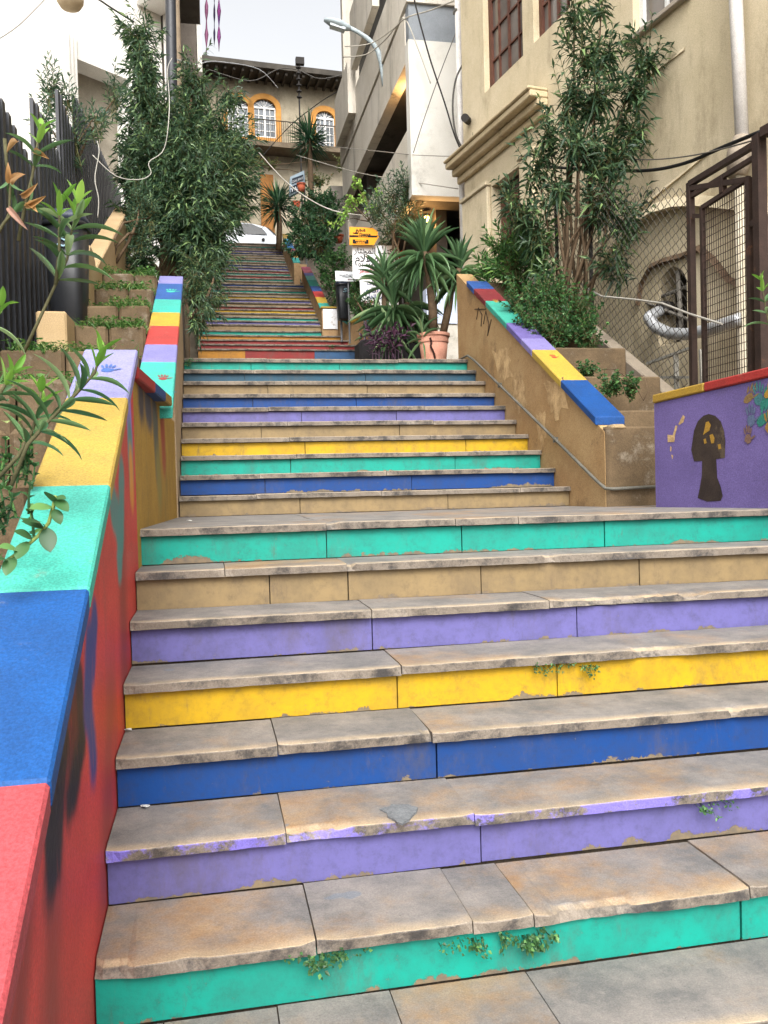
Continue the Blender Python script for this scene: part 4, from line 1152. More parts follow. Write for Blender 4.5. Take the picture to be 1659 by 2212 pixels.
m = MB(); m.tube([AX(x, y, XG - .02) for x, y in ((1225, 575), (1262, 620), (1300, 640), (1380, 648), (1430, 655), (1490, 678), (1560, 700))], .009, 6)
tag(m.build('cable', M('pale_cable', 'A9A49A')), 'pale grey cable sagging across the chain link fence', 'cable')

du = empty('foil_duct', FB.at(*FB.on(1520, 720), .2), 'shiny silver flexible duct leaving the arched niche', 'duct')
P = [(1430, 672), (1436, 690), (1450, 708), (1480, 722), (1520, 724), (1560, 716), (1600, 703), (1640, 690)]
m = MB(); pts = []
for (a, b) in zip(P, P[1:]):
    for t in range(10): pts.append((a[0] + (b[0] - a[0]) * t / 10, a[1] + (b[1] - a[1]) * t / 10))
m.tube([FB.at(*FB.on(*p), .02 + min(.16, .02 * i)) for i, p in enumerate(pts)], [.05 + .006 * (i % 2) for i in range(len(pts))], 14)
m.build('duct_run', M('foil', 'C8CACC', 'A9ABAD', rough=.3, metal=.45, grain=.05), du, smooth=True)
m = MB(); q = FB.on(1430, 665); m.tube([FB.at(*q, -.1), FB.at(*q, .03)], .065, 14); m.build('duct_collar', M('dark_metal', '33302e'), du)
wf = empty('low_frame', (3.75, 5.6, 1.6), 'white painted angle iron frame below the silver duct', 'frame')
for nm, p, q in (('frame_leg', (1460, 765), (1462, 850)), ('frame_rail', (1400, 785), (1492, 752)), ('frame_rail', (1390, 815), (1492, 815)), ('frame_leg', (1515, 755), (1520, 850))):
    m = MB(); m.bar(AX(*p, 3.72), AX(*q, 3.72), .035, .02); m.build(nm, M('chalky_white', 'A9A79F', '8f8c83'), wf)

# bins
BINM = M('bin_plastic', '1E2024', '17191c', rough=.42, spec=.4, bump=.1)
def litter_bin(loc, h, w, d, rz, lab, tagged):
    t = empty('litter_bin', loc, lab, 'bin', 'black litter bins')
    c, s_ = math.cos(rz), math.sin(rz)
    def ring(z, sx, sy, dy=0):
        out = []
        for k in range(20):
            a = 2 * math.pi * k / 20; ca, sa = math.cos(a), math.sin(a)
            x = sx * math.copysign(abs(ca) ** .55, ca); y = sy * math.copysign(abs(sa) ** .55, sa) + dy
            out.append(V(loc) + V((c * x - s_ * y, s_ * x + c * y, z)))
        return out
    def loft(name, rs, mat=BINM):
        m = MB(); vs = [p for r in rs for p in r]; n = 20
        m.add(vs, [(i * n + k, i * n + (k + 1) % n, (i + 1) * n + (k + 1) % n, (i + 1) * n + k) for i in range(len(rs) - 1) for k in range(n)] + [tuple(range(n - 1, -1, -1)), tuple((len(rs) - 1) * n + k for k in range(n))])
        return m.build(name, mat, t, smooth=True)
    W, Dp = w / 2, d / 2
    loft('bin_body', [ring(0, W * .72, Dp * .72), ring(.02 * h, W * .8, Dp * .8), ring(.4 * h, W * .89, Dp * .89), ring(.84 * h, W * .97, Dp * .97)])
    loft('bin_rim', [ring(.842 * h, W * 1.02, Dp * 1.02), ring(.85 * h, W * 1.1, Dp * 1.1), ring(.88 * h, W * 1.1, Dp * 1.1), ring(.885 * h, W * .9, Dp * .9)])
    loft('bin_lid', [ring(.887 * h, W * 1.06, Dp * 1.06), ring(.93 * h, W * 1.03, Dp * 1.03), ring(.975 * h, W * .85, Dp * .85), ring(h, W * .4, Dp * .4)], M('bin_lid_plastic', '3A4150', '2f3542', rough=.45))
    m = MB(); fx = -.02
    for q in ((-.3, .0), (.05, .05)):
        m.tube([V(loc) + V((c * x * w - s_ * (-Dp * 1.0), s_ * x * w + c * (-Dp * 1.0), z * h)) for x, z in ((.22, .74 + q[1] * .6), (.08, .76 + q[1] * .6), (-.05, .735 + q[1] * .6), (.1, .71 + q[1] * .6), (.2, .69 + q[1] * .6), (.05, .665 + q[1] * .6), (-.1, .68 + q[1] * .6))], .007, 5)
        break
    m.build('bin_emblem', M('bin_emblem', '9FC2D0'), t)
    m = MB(); m.tube([V(loc) + V((c * .0 - s_ * (Dp * 1.15), c * Dp * 1.15, -.45)), V(loc) + V((-s_ * (Dp * 1.15), c * Dp * 1.15, h * .95))], .025, 8); m.build('bin_post', M('steel_post', '77787a', metal=.5), t)
    return t
b1 = AY(155, 712, 6.62)
litter_bin((-1.0, 6.95, EYE + 1.272), .92, .30, .30, -.15, 'large black litter bin standing on the tan wall end, left', True)
p = AY(741, 692, 18.95)
litter_bin((p.x, 18.9, p.z), .86, .30, .32, .1, 'black litter bin hung above the far steps beside the white notice boards', True)

# signs
def board(name, lab, pts, y, mat, th=.02, cat='sign'):
    P = [AY(a, b, y) for a, b in pts]
    c = sum(P, V()) / len(P)
    t = empty(name, c, lab, cat)
    m = MB(); m.prism(P, (0, th, 0)); m.build('sign_panel', mat, t)
    return t
SX = V((1, 0, 0))
INK = M('black_ink', '1a1a1c', grain=0, bump=0); INKR = M('red_ink', 'B52A32', grain=0, bump=0); INKB = M('navy_ink', '1E3C6C', grain=0, bump=0)
ORS = M('orange_sign', 'E0971A', 'D68C14', ns=3, rough=.4, grain=.05, bump=.05)
YS = 17.2
t = board('arrow_sign', 'orange arrow shaped finance sign above the white notice board', [(755, 529), (755, 490), (805, 492), (817, 501), (815, 506), (819, 510), (813, 520), (808, 529)], YS - .1, ORS)
F = YS - .104
m = MB(); m.prism([AY(a, b, F + .002) for a, b in ((755, 512), (755, 508), (816, 509), (814, 513))], (0, -.003, 0)); m.build('black_stripe', INK, t)
text_mesh('BoB\nFinance', .075, INK, t, AY(776, 500, F), SX, Z, bold=.002, align='LEFT')
m = MB(); m.tube([AY(a, b, F) for a, b in ((763, 503), (768, 504), (773, 504), (774, 499), (771, 495), (770, 500), (768, 504))], .012, 5); m.build('logo_mark', INK, t)
m = MB(); m.prism([AY(a, b, F + .002) for a, b in ((762, 526), (762, 517), (796, 518), (796, 526.5))], (0, -.003, 0)); m.build('black_plate', INK, t)
text_mesh('WESTERN\nUNION', .05, ORS, t, AY(779, 521, F - .004), SX, Z, bold=.002)
text_mesh('BOB FINANCE', .03, ORS, t, AY(784, 512, F - .004), SX, Z)
WS = M('white_sign', 'D9DCDE', 'CDD0D3', ns=2, rough=.4, grain=.04, bump=.05)
t = board('notice_board', 'tall white notice board with Arabic lettering behind the yuccas', [(762, 601), (761, 529), (861, 531), (861, 660), (780, 660), (777, 603)], YS, WS)
Fy = YS - .006
for s_, x, y, sz, mt in (('مكتب المختار', 812, 548, .16, INK), ('بشاره غلام', 812, 566, .21, INK), ('السياحة والسفر', 815, 589, .12, INKR), ('خدمات', 805, 603, .13, INKB), ('عقاري', 803, 632, .14, INKB), ('مخالفات', 806, 645, .12, INKB), ('ادارات', 806, 615, .10, INKB)):
    text_mesh(arabic(s_), sz, mt, t, AY(x, y, Fy), SX, Z, bold=.002)
text_mesh('01 444241', .11, INK, t, AY(799, 577, Fy), SX, Z, bold=.001)
text_mesh('01-44', .10, INKR, t, AY(795, 657, Fy), SX, Z, bold=.001)
m = MB(); pp = AY(870, 640, YS + .06)
for xx in (785, 855):
    q = AY(xx, 600, YS + .05); m.tube([(q.x, YS + .05, q.z + .6), (q.x, YS + .05, 4.4)], .022, 8)
    m.build('sign_post', M('steel_post', '77787a', metal=.5), t); m = MB()
t = board('red_sign', 'small red sign edge showing beside the white notice board', [(862, 566), (862, 545), (868, 540), (876, 548), (874, 566)], YS + .12, M('red_sign', 'C23A2C', 'B03226'))
text_mesh('W', .05, WS, t, AY(868, 560, YS + .115), SX, Z)
m = MB(); q = AY(868, 566, YS + .16); m.tube([(q.x, YS + .16, q.z + .1), (q.x, YS + .16, 4.4)], .02, 8); m.build('sign_post', M('steel_post', '77787a'), t)
t = board('name_sign', 'small white sign lettered MADAME directly above the far litter bin', [(725, 607), (724, 585), (777, 587), (778, 608)], 18.3, WS)
text_mesh('MADAME', .09, M('grey_ink', '55585c'), t, AY(752, 599, 18.29), SX, Z)
m = MB(); m.prism([AY(a, b, 18.297) for a, b in ((751, 604), (754, 602.3), (754, 603.4), (766, 603.4), (766, 604.8), (754, 604.8), (754, 606))], (0, -.003, 0)); m.build('red_arrow', M('maroon_ink', '6B2438'), t)
q = AY(752, 600, 18.36); m = MB(); m.tube([(q.x, 18.36, q.z), (q.x, 18.36, 4.8)], .02, 8); m.build('sign_post', M('steel_post', '77787a'), t)
NV = M('navy_sign', '1F2C3C', '1a2432', rough=.4, grain=.05)
t = board('gallery_sign', 'dark framed GALERIE YARA sign hanging above the far steps', [(625, 424), (627, 382), (657, 368), (659, 405)], 26.0, M('pale_sign_frame', 'A9BBC8', '9AAAB6'), .25)
m = MB(); m.prism([AY(a, b, 25.99) for a, b in ((630, 397), (631, 386), (655, 377), (656, 388))], (0, -.012, 0)); m.build('upper_panel', NV, t)
m = MB(); m.prism([AY(a, b, 25.99) for a, b in ((627, 419), (629, 403), (656, 393), (658, 404))], (0, -.012, 0)); m.build('lower_panel', NV, t)
gd = (AY(655, 380, 26) - AY(631, 389, 26)).normalized()
text_mesh('GALERIE', .10, WS, t, AY(643, 391, 25.972), gd, Z)
text_mesh('YARA', .16, WS, t, AY(642, 410, 25.972), gd, Z, bold=.004)
m = MB(); q = AY(658, 420, 26.15); m.tube([(q.x, 26.15, q.z + .6), (q.x, 26.15, 8.4)], .03, 8); m.build('sign_post', M('steel_post', '77787a'), t)
t = board('number_plate', 'small blue house number plate on the wall above the red flowerpot', [(753, 518), (753, 503), (759, 503), (759, 518)], 22.48, M('blue_plate', '2A4A80'))
text_mesh('4', .09, WS, t, AY(756, 514, 22.475), SX, Z)

# parked car
car = empty('parked_car', (.8, 30.6, 9.44), 'white hatchback parked across the head of the steps', 'car')
CX, CY, CZ = .78, 30.6, 9.44
def cp_(x, y, z): return V((CX + x, CY + y, CZ + z))
st = [(-1.80, .30, .62, .66, .62), (-1.74, .24, .72, .78, .70), (-1.30, .20, .86, .90, .76), (-.85, .18, .92, .99, .79), (-.25, .18, .95, 1.36, .80), (.3, .18, .96, 1.47, .80), (.9, .18, .97, 1.45, .80), (1.35, .19, .96, 1.36, .78), (1.66, .22, .92, 1.12, .74), (1.80, .30, .80, .92, .68), (1.82, .40, .70, .78, .62)]
rings = []
for x, zb_, zw, zt, hw in st:
    tw = hw * (.78 if zt - zw > .2 else .92)
    rings.append([cp_(x, -hw * .96, zb_), cp_(x, -hw, (zb_ + zw) / 2), cp_(x, -hw * .98, zw), cp_(x, -tw, zt - .05), cp_(x, -tw * .8, zt), cp_(x, tw * .8, zt), cp_(x, tw, zt - .05), cp_(x, hw * .98, zw), cp_(x, hw, (zb_ + zw) / 2), cp_(x, hw * .96, zb_)])
m = MB(); m.add([p for r in rings for p in r], [(i * 10 + k, i * 10 + (k + 1) % 10, (i + 1) * 10 + (k + 1) % 10, (i + 1) * 10 + k) for i in range(len(st) - 1) for k in range(10)] + [tuple(range(9, -1, -1)), tuple(10 * (len(st) - 1) + k for k in range(10))])
CARP = M('white_car_paint', 'D4D8DE', 'CBD0D6', rough=.25, spec=.5, bump=0, grain=0)
body = m.build('body', CARP, car, smooth=True, bevel=0)
GL = M('car_glass', '15181b', '101214', rough=.25, spec=.3, bump=0, grain=0)
for P in ([(-.62, .99), (-.18, 1.33), (.28, 1.40), (.28, .99)], [(.34, .99), (.34, 1.40), (.88, 1.39), (1.22, 1.25), (1.4, 1.02)]):
    m = MB(); m.prism([cp_(x, -.80 + (z - .96) * .36 - .012, z) for x, z in P], (0, .02, 0)); m.build('side_window', GL, car)
m = MB(); m.prism([cp_(-.80, -.62, 1.03), cp_(-.80, .62, 1.03), cp_(-.26, .56, 1.36), cp_(-.26, -.56, 1.36)], (-.012, 0, .012)); m.build('windscreen', GL, car)
m = MB(); m.prism([cp_(1.42, -.6, 1.30), cp_(1.42, .6, 1.30), cp_(1.68, .62, 1.06), cp_(1.68, -.62, 1.06)], (.014, 0, .012)); m.build('rear_window', GL, car)
for x in (-1.12, 1.14):
    for sy in (-1, 1):
        m = MB(); m.tube([cp_(x, sy * .70, .29), cp_(x, sy * .805, .29)], .29, 22); w = m.build('wheel', M('tyre', '1a1a1a'), car)
        m = MB(); m.tube([cp_(x, sy * .80, .29), cp_(x, sy * .815, .29)], .18, 16); m.build('rim', M('rim', 'A0A2A5', metal=.6), w)
m = MB(); m.box(CX + 1.70, CX + 1.79, CY - .73, CY - .60, CZ + .78, CZ + 1.0); m.build('tail_light', M('tail_red', '8E1D1D', rough=.3), car)
m = MB(); m.box(CX + 1.70, CX + 1.79, CY + .60, CY + .73, CZ + .78, CZ + 1.0); m.build('tail_light', M('tail_red', '8E1D1D'), car)
m = MB(); m.lathe(cp_(1.28, 0, .78), [(.001, 0)], 4); 
m = MB(); m.tube([cp_(1.25, -.815, .83), cp_(1.25, -.78, .83)], .055, 12); m.build('fuel_cap', M('dark_metal', '33302e'), car)
m = MB(); m.box(CX - .62, CX - .5, CY - .93, CY - .8, CZ + .98, CZ + 1.1); m.build('wing_mirror', CARP, car, bevel=.02)

# street lamp on the concrete block
sp = empty('street_lamp', AY(830, 176, 16.8), 'grey street lamp with curved arm on the concrete block', 'street lamp')
LM = M('lamp_grey', 'A3AEB2', '8e999d', ns=4, rough=.5)
m = MB(); m.tube([AY(*p, 16.7) for p in ((831, 186), (829, 165), (824, 135), (817, 112), (806, 94), (791, 81), (773, 69), (757, 61))], [.055, .06, .055, .05, .045, .045, .04, .04], 10); m.build('arm', LM, sp, smooth=True)
a, b = AY(757, 61, 16.7), AY(700, 43, 16.7); d = b - a
m = MB()
rs = [(0, .05, .05), (.15, .08, .07), (.4, .13, .09), (.75, .12, .07), (1.0, .04, .03)]
vs = []; 
for t_, ry, rz in rs:
    c_ = a + d * t_
    vs += [c_ + V((0, ry * math.cos(k * math.pi / 6), rz * math.sin(k * math.pi / 6))) for k in range(12)]
m.add(vs, [(i * 12 + k, i * 12 + (k + 1) % 12, (i + 1) * 12 + (k + 1) % 12, (i + 1) * 12 + k) for i in range(4) for k in range(12)] + [tuple(range(11, -1, -1)), tuple(48 + k for k in range(12))])
m.build('lamp_head', LM, sp, smooth=True)
m = MB(); c_ = a + d * .5; m.obox(c_ - V((0, 0, .075)), d * .28, V((0, .08, 0)), V((0, 0, .02))); m.build('lamp_lens', M('lens', 'C9D2D6', rough=.2), sp)
m = MB(); q = AY(830, 172, 16.75); m.box(q.x - .03, q.x + .05, 16.7, 16.85, q.z - .25, q.z + .25); m.build('wall_bracket', M('dark_metal', '33302e'), sp)

# utility pole and rooftop insulators
q = AY(371, 200, 14.9)
up_ = empty('utility_pole', (q.x, 14.9, 2.4), 'black utility pole rising behind the big oleander', 'pole')
m = MB(); m.tube([(q.x - .06, 14.9, 2.3), (q.x, 14.9, 8), (q.x + .1, 14.9, 15)], [.10, .09, .08], 12); m.build('pole_shaft', BF, up_, smooth=True)
m = MB(); m.box(q.x - .3, q.x + .4, 14.85, 14.95, 11.5, 11.6); m.build('cross_arm', BF, up_)
q = AY(645, 160, 33)
ins = empty('roof_mast', (q.x, 33, q.z - 3), 'spiky black wire mast with insulators in front of the old house', 'mast')
m = MB(); m.tube([(q.x, 33, q.z - 8), (q.x, 33, q.z + .6)], .03, 8); m.build('mast_pole', M('dark_metal', '33302e'), ins)
for k in range(6):
    m = MB(); zz = q.z - .9 + k * .22; m.lathe((q.x + .0, 33, zz), [(.03, 0), (.10, .02), (.10, .06), (.03, .09)], 10); m.build('insulator', M('dark_metal', '33302e'), ins)
m = MB(); m.box(q.x - .1, q.x + .22, 32.9, 33.1, q.z + .35, q.z + .6); m.build('junction_box', M('dark_metal', '33302e'), ins)

# laundry
for k, (x, yb_, w, c, lab) in enumerate(((463, 98, 5, '2C2440', 'narrow dark cloth strip hanging in the sky gap'), (473, 110, 9, '3A3F7E', 'long violet and blue cloth hanging beside the dark balcony'), (446, 118, 9, '7E4E6A', 'faded mauve cloth hanging against the dark balcony edge'))):
    P = []; n = 10
    pole = AY(x, -30, 17.6)
    m = MB(); vs = []
    for i in range(n + 1):
        yy = -30 + (yb_ + 30) * i / n; ww = w * (.6 + .4 * math.sin(i * 1.7 + k)) * (1 if i < n else .3)
        a, b = AY(x - ww / 2, yy, 17.6), AY(x + ww / 2, yy, 17.6); o = V((0, .04 * math.sin(i * 1.3), 0))
        vs += [a + o, (a + b) / 2 + V((0, -.03, 0)) + o, b + o, (a + b) / 2 + V((0, .03, 0)) + o]
    m.add(vs, [(i * 4 + j, i * 4 + (j + 1) % 4, i * 4 + 4 + (j + 1) % 4, i * 4 + 4 + j) for i in range(n) for j in range(4)] + [(3, 2, 1, 0), (4 * n, 4 * n + 1, 4 * n + 2, 4 * n + 3)])
    tag(m.build('hanging_cloth', M('cloth_' + c, c, ('8A2F60' if k == 1 else c), ns=1.2, rough=.9), smooth=True), lab, 'cloth', 'washing on the balcony')
q0 = AY(440, -32, 17.6); q1 = AY(480, -32, 17.6)
m = MB(); m.tube([q0 - V((.5, 0, 0)), q1], .012, 6); tag(m.build('washing_line', M('pale_cable', 'A9A49A')), 'washing line above the hanging cloths, out from the dark balcony', 'line')

# cables
def cable(lab, pts, y, r_=.012, c='2c2a28', sag=0):
    ys = y if hasattr(y, '__len__') else [y] * len(pts)
    P = [AY(a, b, q) for (a, b), q in zip(pts, ys)]
    Q = []
    for i in range(len(P) - 1):
        p0, p1, p2, p3 = P[max(0, i - 1)], P[i], P[i + 1], P[min(len(P) - 1, i + 2)]
        for t in range(5):
            t /= 5.; Q.append(.5 * ((2 * p1) + (p2 - p0) * t + (2 * p0 - 5 * p1 + 4 * p2 - p3) * t * t + (3 * p1 - p0 - 3 * p2 + p3) * t ** 3))
    Q.append(P[-1]); m = MB(); m.tube(Q, r_, 5)
    return tag(m.build('cable', M('cable_' + c, c, bump=0, grain=0), smooth=True), lab, 'cable', 'overhead cables')
cable('white cord looping from the utility pole down into the oleander', [(372, 125), (362, 150), (366, 230), (355, 320), (322, 350), (326, 375), (300, 388), (250, 380), (200, 335)], [13.5, 12, 9.9, 9.7, 9.6, 9.6, 9.6, 9.6, 9.6], .005, 'A5A299')
cable('short pale cord dangling on the black fence', [(210, 305), (214, 330), (205, 385), (213, 430), (211, 470)], 9.4, .006, 'A5A299')
cable('pale cable sagging from the oleander to the orange arrow sign', [(560, 330), (610, 385), (660, 425), (720, 455), (800, 468)], [22, 21, 20, 18.5, 17.2], .014, 'B8B3A8')
cable('dark cable crossing the pale end wall diagonally', [(893, -10), (905, 40), (930, 130), (960, 220), (985, 300), (1012, 355)], 12.1, .012, '2c2a28')
cable('loop of grey cables beside the white downpipe', [(1005, 130), (985, 170), (978, 230), (985, 290), (1005, 330), (1020, 352)], 12.0, .014, '4a4844')
cable('thin wire from the roof edge across the end wall to lower left', [(985, 70), (950, 160), (915, 260), (893, 330)], 13.8, .008, '6a6660')
cable('pale wires fanning from the street lamp to the band corner', [(741, 123), (790, 118), (830, 88), (872, 42), (930, 22), (985, 0)], [17, 16.5, 16, 14.4, 14.3, 14.2], .012, 'A9A498')
cable('second pale wire fanning below the street lamp', [(745, 101), (800, 94), (850, 62), (874, 40), (905, 110), (930, 180)], [17, 16.5, 15, 14.4, 14.3, 14.3], .010, 'B9B4A8')
cable('dark wire over the old house façade to the concrete block', [(560, 345), (600, 300), (640, 260), (700, 215), (745, 190)], [30, 30, 29, 27, 24], .014, '2c2a28')
cable('long thin wire across the lower loggia', [(640, 335), (760, 370), (860, 388), (990, 408)], [22, 19, 15, 14.2], .010, '9a958a')
cable('thin wire higher across the end wall', [(700, 315), (800, 325), (900, 335), (990, 338)], [20, 17, 14.3, 13], .007, '8a857c')
cable('thick black cable sagging along the beige wall to the gate', [(1180, 360), (1300, 368), (1400, 368), (1480, 352), (1560, 318), (1640, 285)], [9.0, 8.3, 7.4, 6.7, 6.1, 5.5], .016, '1c1b1b')
cable('thin wire above the thick black cable on the beige wall', [(1240, 335), (1380, 345), (1500, 335), (1640, 300)], [8.8, 7.5, 6.5, 5.5], .006, '55514b')
cable('black wire hanging straight down the beige wall by the tall window', [(1027, -5), (1026, 100), (1024, 200), (1022, 300)], 11.6, .010, '242322')
cable('dark wire from the top left eaves of the white building', [(200, -10), (245, 20), (290, 48)], 12.8, .014, '33312e')
cable('long faint wire at the top left corner', [(-20, 95), (40, 55), (105, -10)], 11.5, .008, '9a9790')
cable('white service wire from the utility pole to the old house roof', [(380, 128), (420, 140), (470, 133), (560, 150), (600, 190)], [15, 17, 22, 29, 33], .014, 'C4C6C8')
cable('sagging bundle of wires on the old house near the mast', [(450, 150), (540, 175), (600, 150), (640, 150), (690, 170), (745, 160)], 34, .02, '4a4743')
sc_ = empty('security_camera', AY(1012, 262, 11.7), 'small black security camera on the beige corner beside the downpipe', 'camera')
q = AY(1012, 262, 11.7); m = MB(); m.tube([q, q + V((-.12, -.22, -.05))], [.05, .055], 12); m.build('camera_body', M('dark_metal', '33302e'), sc_)
m = MB(); m.tube([q + V((-.04, -.08, 0)), q + V((.05, .1, .1)), q + V((.15, .15, .1))], .018, 6); m.build('camera_arm', M('dark_metal', '33302e'), sc_)
# flowerpots on the far wall
TC = M('terracotta', 'A3543A', '8E4630', ns=6)
def pot(x, y, yy, r_, h, lab):
    q = AY(x, y, yy)
    t = empty('flower_pot', q, lab, 'pot', 'small far flowerpots')
    m = MB(); m.lathe(q, [(r_ * .65, 0), (r_ * .92, h * .8)], 16); m.build('pot_body', TC, t, smooth=True)
    m = MB(); m.lathe(q + V((0, 0, h * .8)), [(r_ * .97, 0), (r_ * 1.05, .01), (r_ * 1.05, h * .2), (r_ * .9, h * .2), (r_ * .88, h * .1)], 16); m.build('pot_rim', TC, t)
pot(731, 524, 21.6, .14, .18, 'shallow red flowerpot on the wall left of the orange arrow sign')
pot(651, 416, 23.6, .12, .24, 'terracotta flowerpot below the gallery sign')
pot(641, 452, 23.6, .11, .2, 'lower terracotta flowerpot beside the far yucca trunk')
# ------------------------------------------------------------------ plants
OLE = leafmat('oleander_leaf', '243C2A', '48603F', '768E5A')
OLEG = leafmat('oleander_leaf_grey', '2C4634', '506A50', '7A9268')
YUC = leafmat('yucca_leaf', '3A5638', '5E7C52', '8EA678', trans=.15)
NET = leafmat('nettle_leaf', '2A4A2A', '43693A', '628A4C', trans=.3)
BARK = M('bark', '5C4B38', '453727', ns=14, bump=.7, bs=50)
TWIG = M('green_twig', '5A5A36', '474a2c', ns=14)
DEAD = leafmat('dead_leaf', '9A744A', 'AE8A5C', 'A88474', trans=.3)
PURL = leafmat('purple_leaf', '2A1828', '45273A', '5a3550', trans=.15)

def rvec(r):
    while True:
        v = V((r.uniform(-1, 1), r.uniform(-1, 1), r.uniform(-1, 1)))
        if .05 < v.length < 1: return v

def sprig(mb, tw, p, d, L, r, leaf_len, leaf_w, whorls, droop=.15, per=3, hi=False, twr=.004):
    """a shoot with whorls of lance leaves, lower leaves spreading, top leaves upright"""
    d = V(d).normalized()
    q = p + d * L + V((0, 0, .06 * L))
    if tw is not None: tw.tube([p, p.lerp(q, .5) + rvec(r) * .03 * L, q], [twr, twr * .8, twr * .5], 4, False)
    a0 = r.uniform(0, 6.28)
    o = d.orthogonal().normalized(); o2 = d.cross(o)
    for w in range(whorls):
        t = (w + .5) / whorls
        c = p.lerp(q, t)
        spread = 1.35 - .95 * t ** 1.3
        for k in range(per):
            a = a0 + w * 1.05 + k * 2 * math.pi / per + r.uniform(-.3, .3)
            side = o * math.cos(a) + o2 * math.sin(a)
            ld = (d * math.cos(spread) + side * math.sin(spread) + rvec(r) * .15).normalized()
            ll = leaf_len * r.uniform(.55, 1.25) * (1 - .35 * t)
            mb.leaf(c, ld, (d + rvec(r) * .3), ll, leaf_w * r.uniform(.8, 1.2), droop * r.uniform(.2, 2.2), hi=hi)

def bush(name, lab, cat, base, blobs, mat, leaf=(.13, .022), sprigs=60, sl=.28, whorls=6, droop=.2, seed=1, stems=5, group=None, upw=.6, fill=.5, wood=BARK, per=3, stem_r=.02):
    """blobs: (px, py, Y, rx px, ry px, share) ellipses of foliage placed in the place at depth Y"""
    r = random.Random(seed)
    t = empty(name, base, lab, cat, group)
    fo = MB(); tw = MB()
    base = V(base); tot = sum(b[5] for b in blobs); roots = [base + V((r.uniform(-.15, .15), r.uniform(-.15, .15), 0)) for _ in range(stems)]
    st = []
    for bi, (x, y, yy, rx, ry, sh) in enumerate(blobs):
        c = AY(x, y, yy); sc = yy * 1.03 / FPX
        rt = roots[bi % stems]
        mid = rt.lerp(c, .55) + V((r.uniform(-.1, .1), r.uniform(-.1, .1), .1))
        st.append([rt, rt.lerp(mid, .5) + rvec(r) * .05, mid, c])
        for k in range(max(3, int(sprigs * sh / tot))):
            v = rvec(r); v = v.normalized() * (v.length ** fill)
            p = c + V((v.x * rx * sc, v.y * min(rx, ry) * sc * .9, v.z * ry * sc))
            out = (V((v.x, v.y, v.z * .6)) * .8 + V((0, 0, upw)) + rvec(r) * .45).normalized()
            s0 = p - out * sl * .6
            tw.tube([c.lerp(s0, .25), c.lerp(s0, .65) + rvec(r) * .03, s0], [.006, .005, .004], 3, False)
            sprig(fo, tw, s0, out, sl * r.uniform(.7, 1.25), r, leaf[0], leaf[1], whorls, droop, per)
    fo.build('foliage', mat, t, kind='stuff')
    tw.build('twigs', wood if wood != BARK else TWIG, t, kind='stuff')
    for s in st:
        m = MB(); m.tube(s, [stem_r, stem_r * .85, stem_r * .65, stem_r * .35], 7); m.build('stem', wood, t, smooth=True)
    return t

# big oleander left of the far flights
bush('oleander_bush', 'huge dark oleander overhanging the left side of the far steps', 'bush', AY(370, 600, 10.8), [
    (300, 80, 11.4, 28, 50, 4), (312, 170, 11.3, 34, 65, 5), (318, 255, 11.2, 55, 65, 8), (420, 165, 11.6, 24, 30, 1.6), (425, 215, 11.6, 38, 35, 3),
    (495, 205, 11.8, 30, 18, 1.2), (480, 295, 11.5, 58, 50, 8), (400, 290, 11.2, 70, 60, 10), (322, 350, 11, 62, 60, 9), (425, 375, 10.9, 115, 65, 18),
    (495, 400, 11.2, 45, 75, 9), (348, 425, 10.8, 62, 55, 9), (425, 460, 10.7, 88, 65, 14), (415, 520, 10.6, 55, 45, 6), (450, 535, 10.6, 40, 40, 5),
    (285, 330, 11.6, 20, 50, 2), (288, 410, 11.2, 20, 45, 3), (288, 490, 11, 20, 45, 3.5), (300, 555, 10.7, 28, 30, 2.5)], OLE, (.185, .026), 1000, .40, 8, .45, 3, 9, upw=.4, stem_r=.035)
bush('oleander_bush', 'thin oleander shoots above the black fence against the white building', 'bush', AY(120, 420, 10), [
    (110, 190, 10.2, 22, 45, 3), (145, 215, 10.2, 16, 35, 2), (100, 260, 10.1, 20, 40, 2), (160, 290, 10.2, 25, 50, 3), (250, 210, 10.6, 25, 40, 2), (205, 250, 10.4, 30, 45, 2), (135, 330, 10.1, 18, 60, 2)], OLEG, (.13, .019), 90, .28, 6, .15, 5, 4, upw=.8)
bush('oleander_bush', 'low oleander skirting the left ends of the far steps', 'bush', AY(425, 700, 9.6), [
    (430, 585, 10.1, 35, 45, 5), (440, 640, 9.9, 30, 45, 6), (418, 640, 9.6, 25, 50, 5), (425, 690, 9.5, 14, 30, 2), (465, 580, 10.4, 25, 40, 4)], OLE, (.12, .019), 130, .24, 6, .45, 7, 3, upw=.15)
bush('shrub', 'fine leaved shrub between the black fence and the big oleander', 'bush', AY(265, 560, 9.4), [(300, 450, 9.9, 20, 40, 3), (302, 505, 9.8, 22, 45, 4), (325, 470, 9.9, 22, 45, 3)], OLEG, (.06, .018), 110, .2, 6, .1, 8, 3)
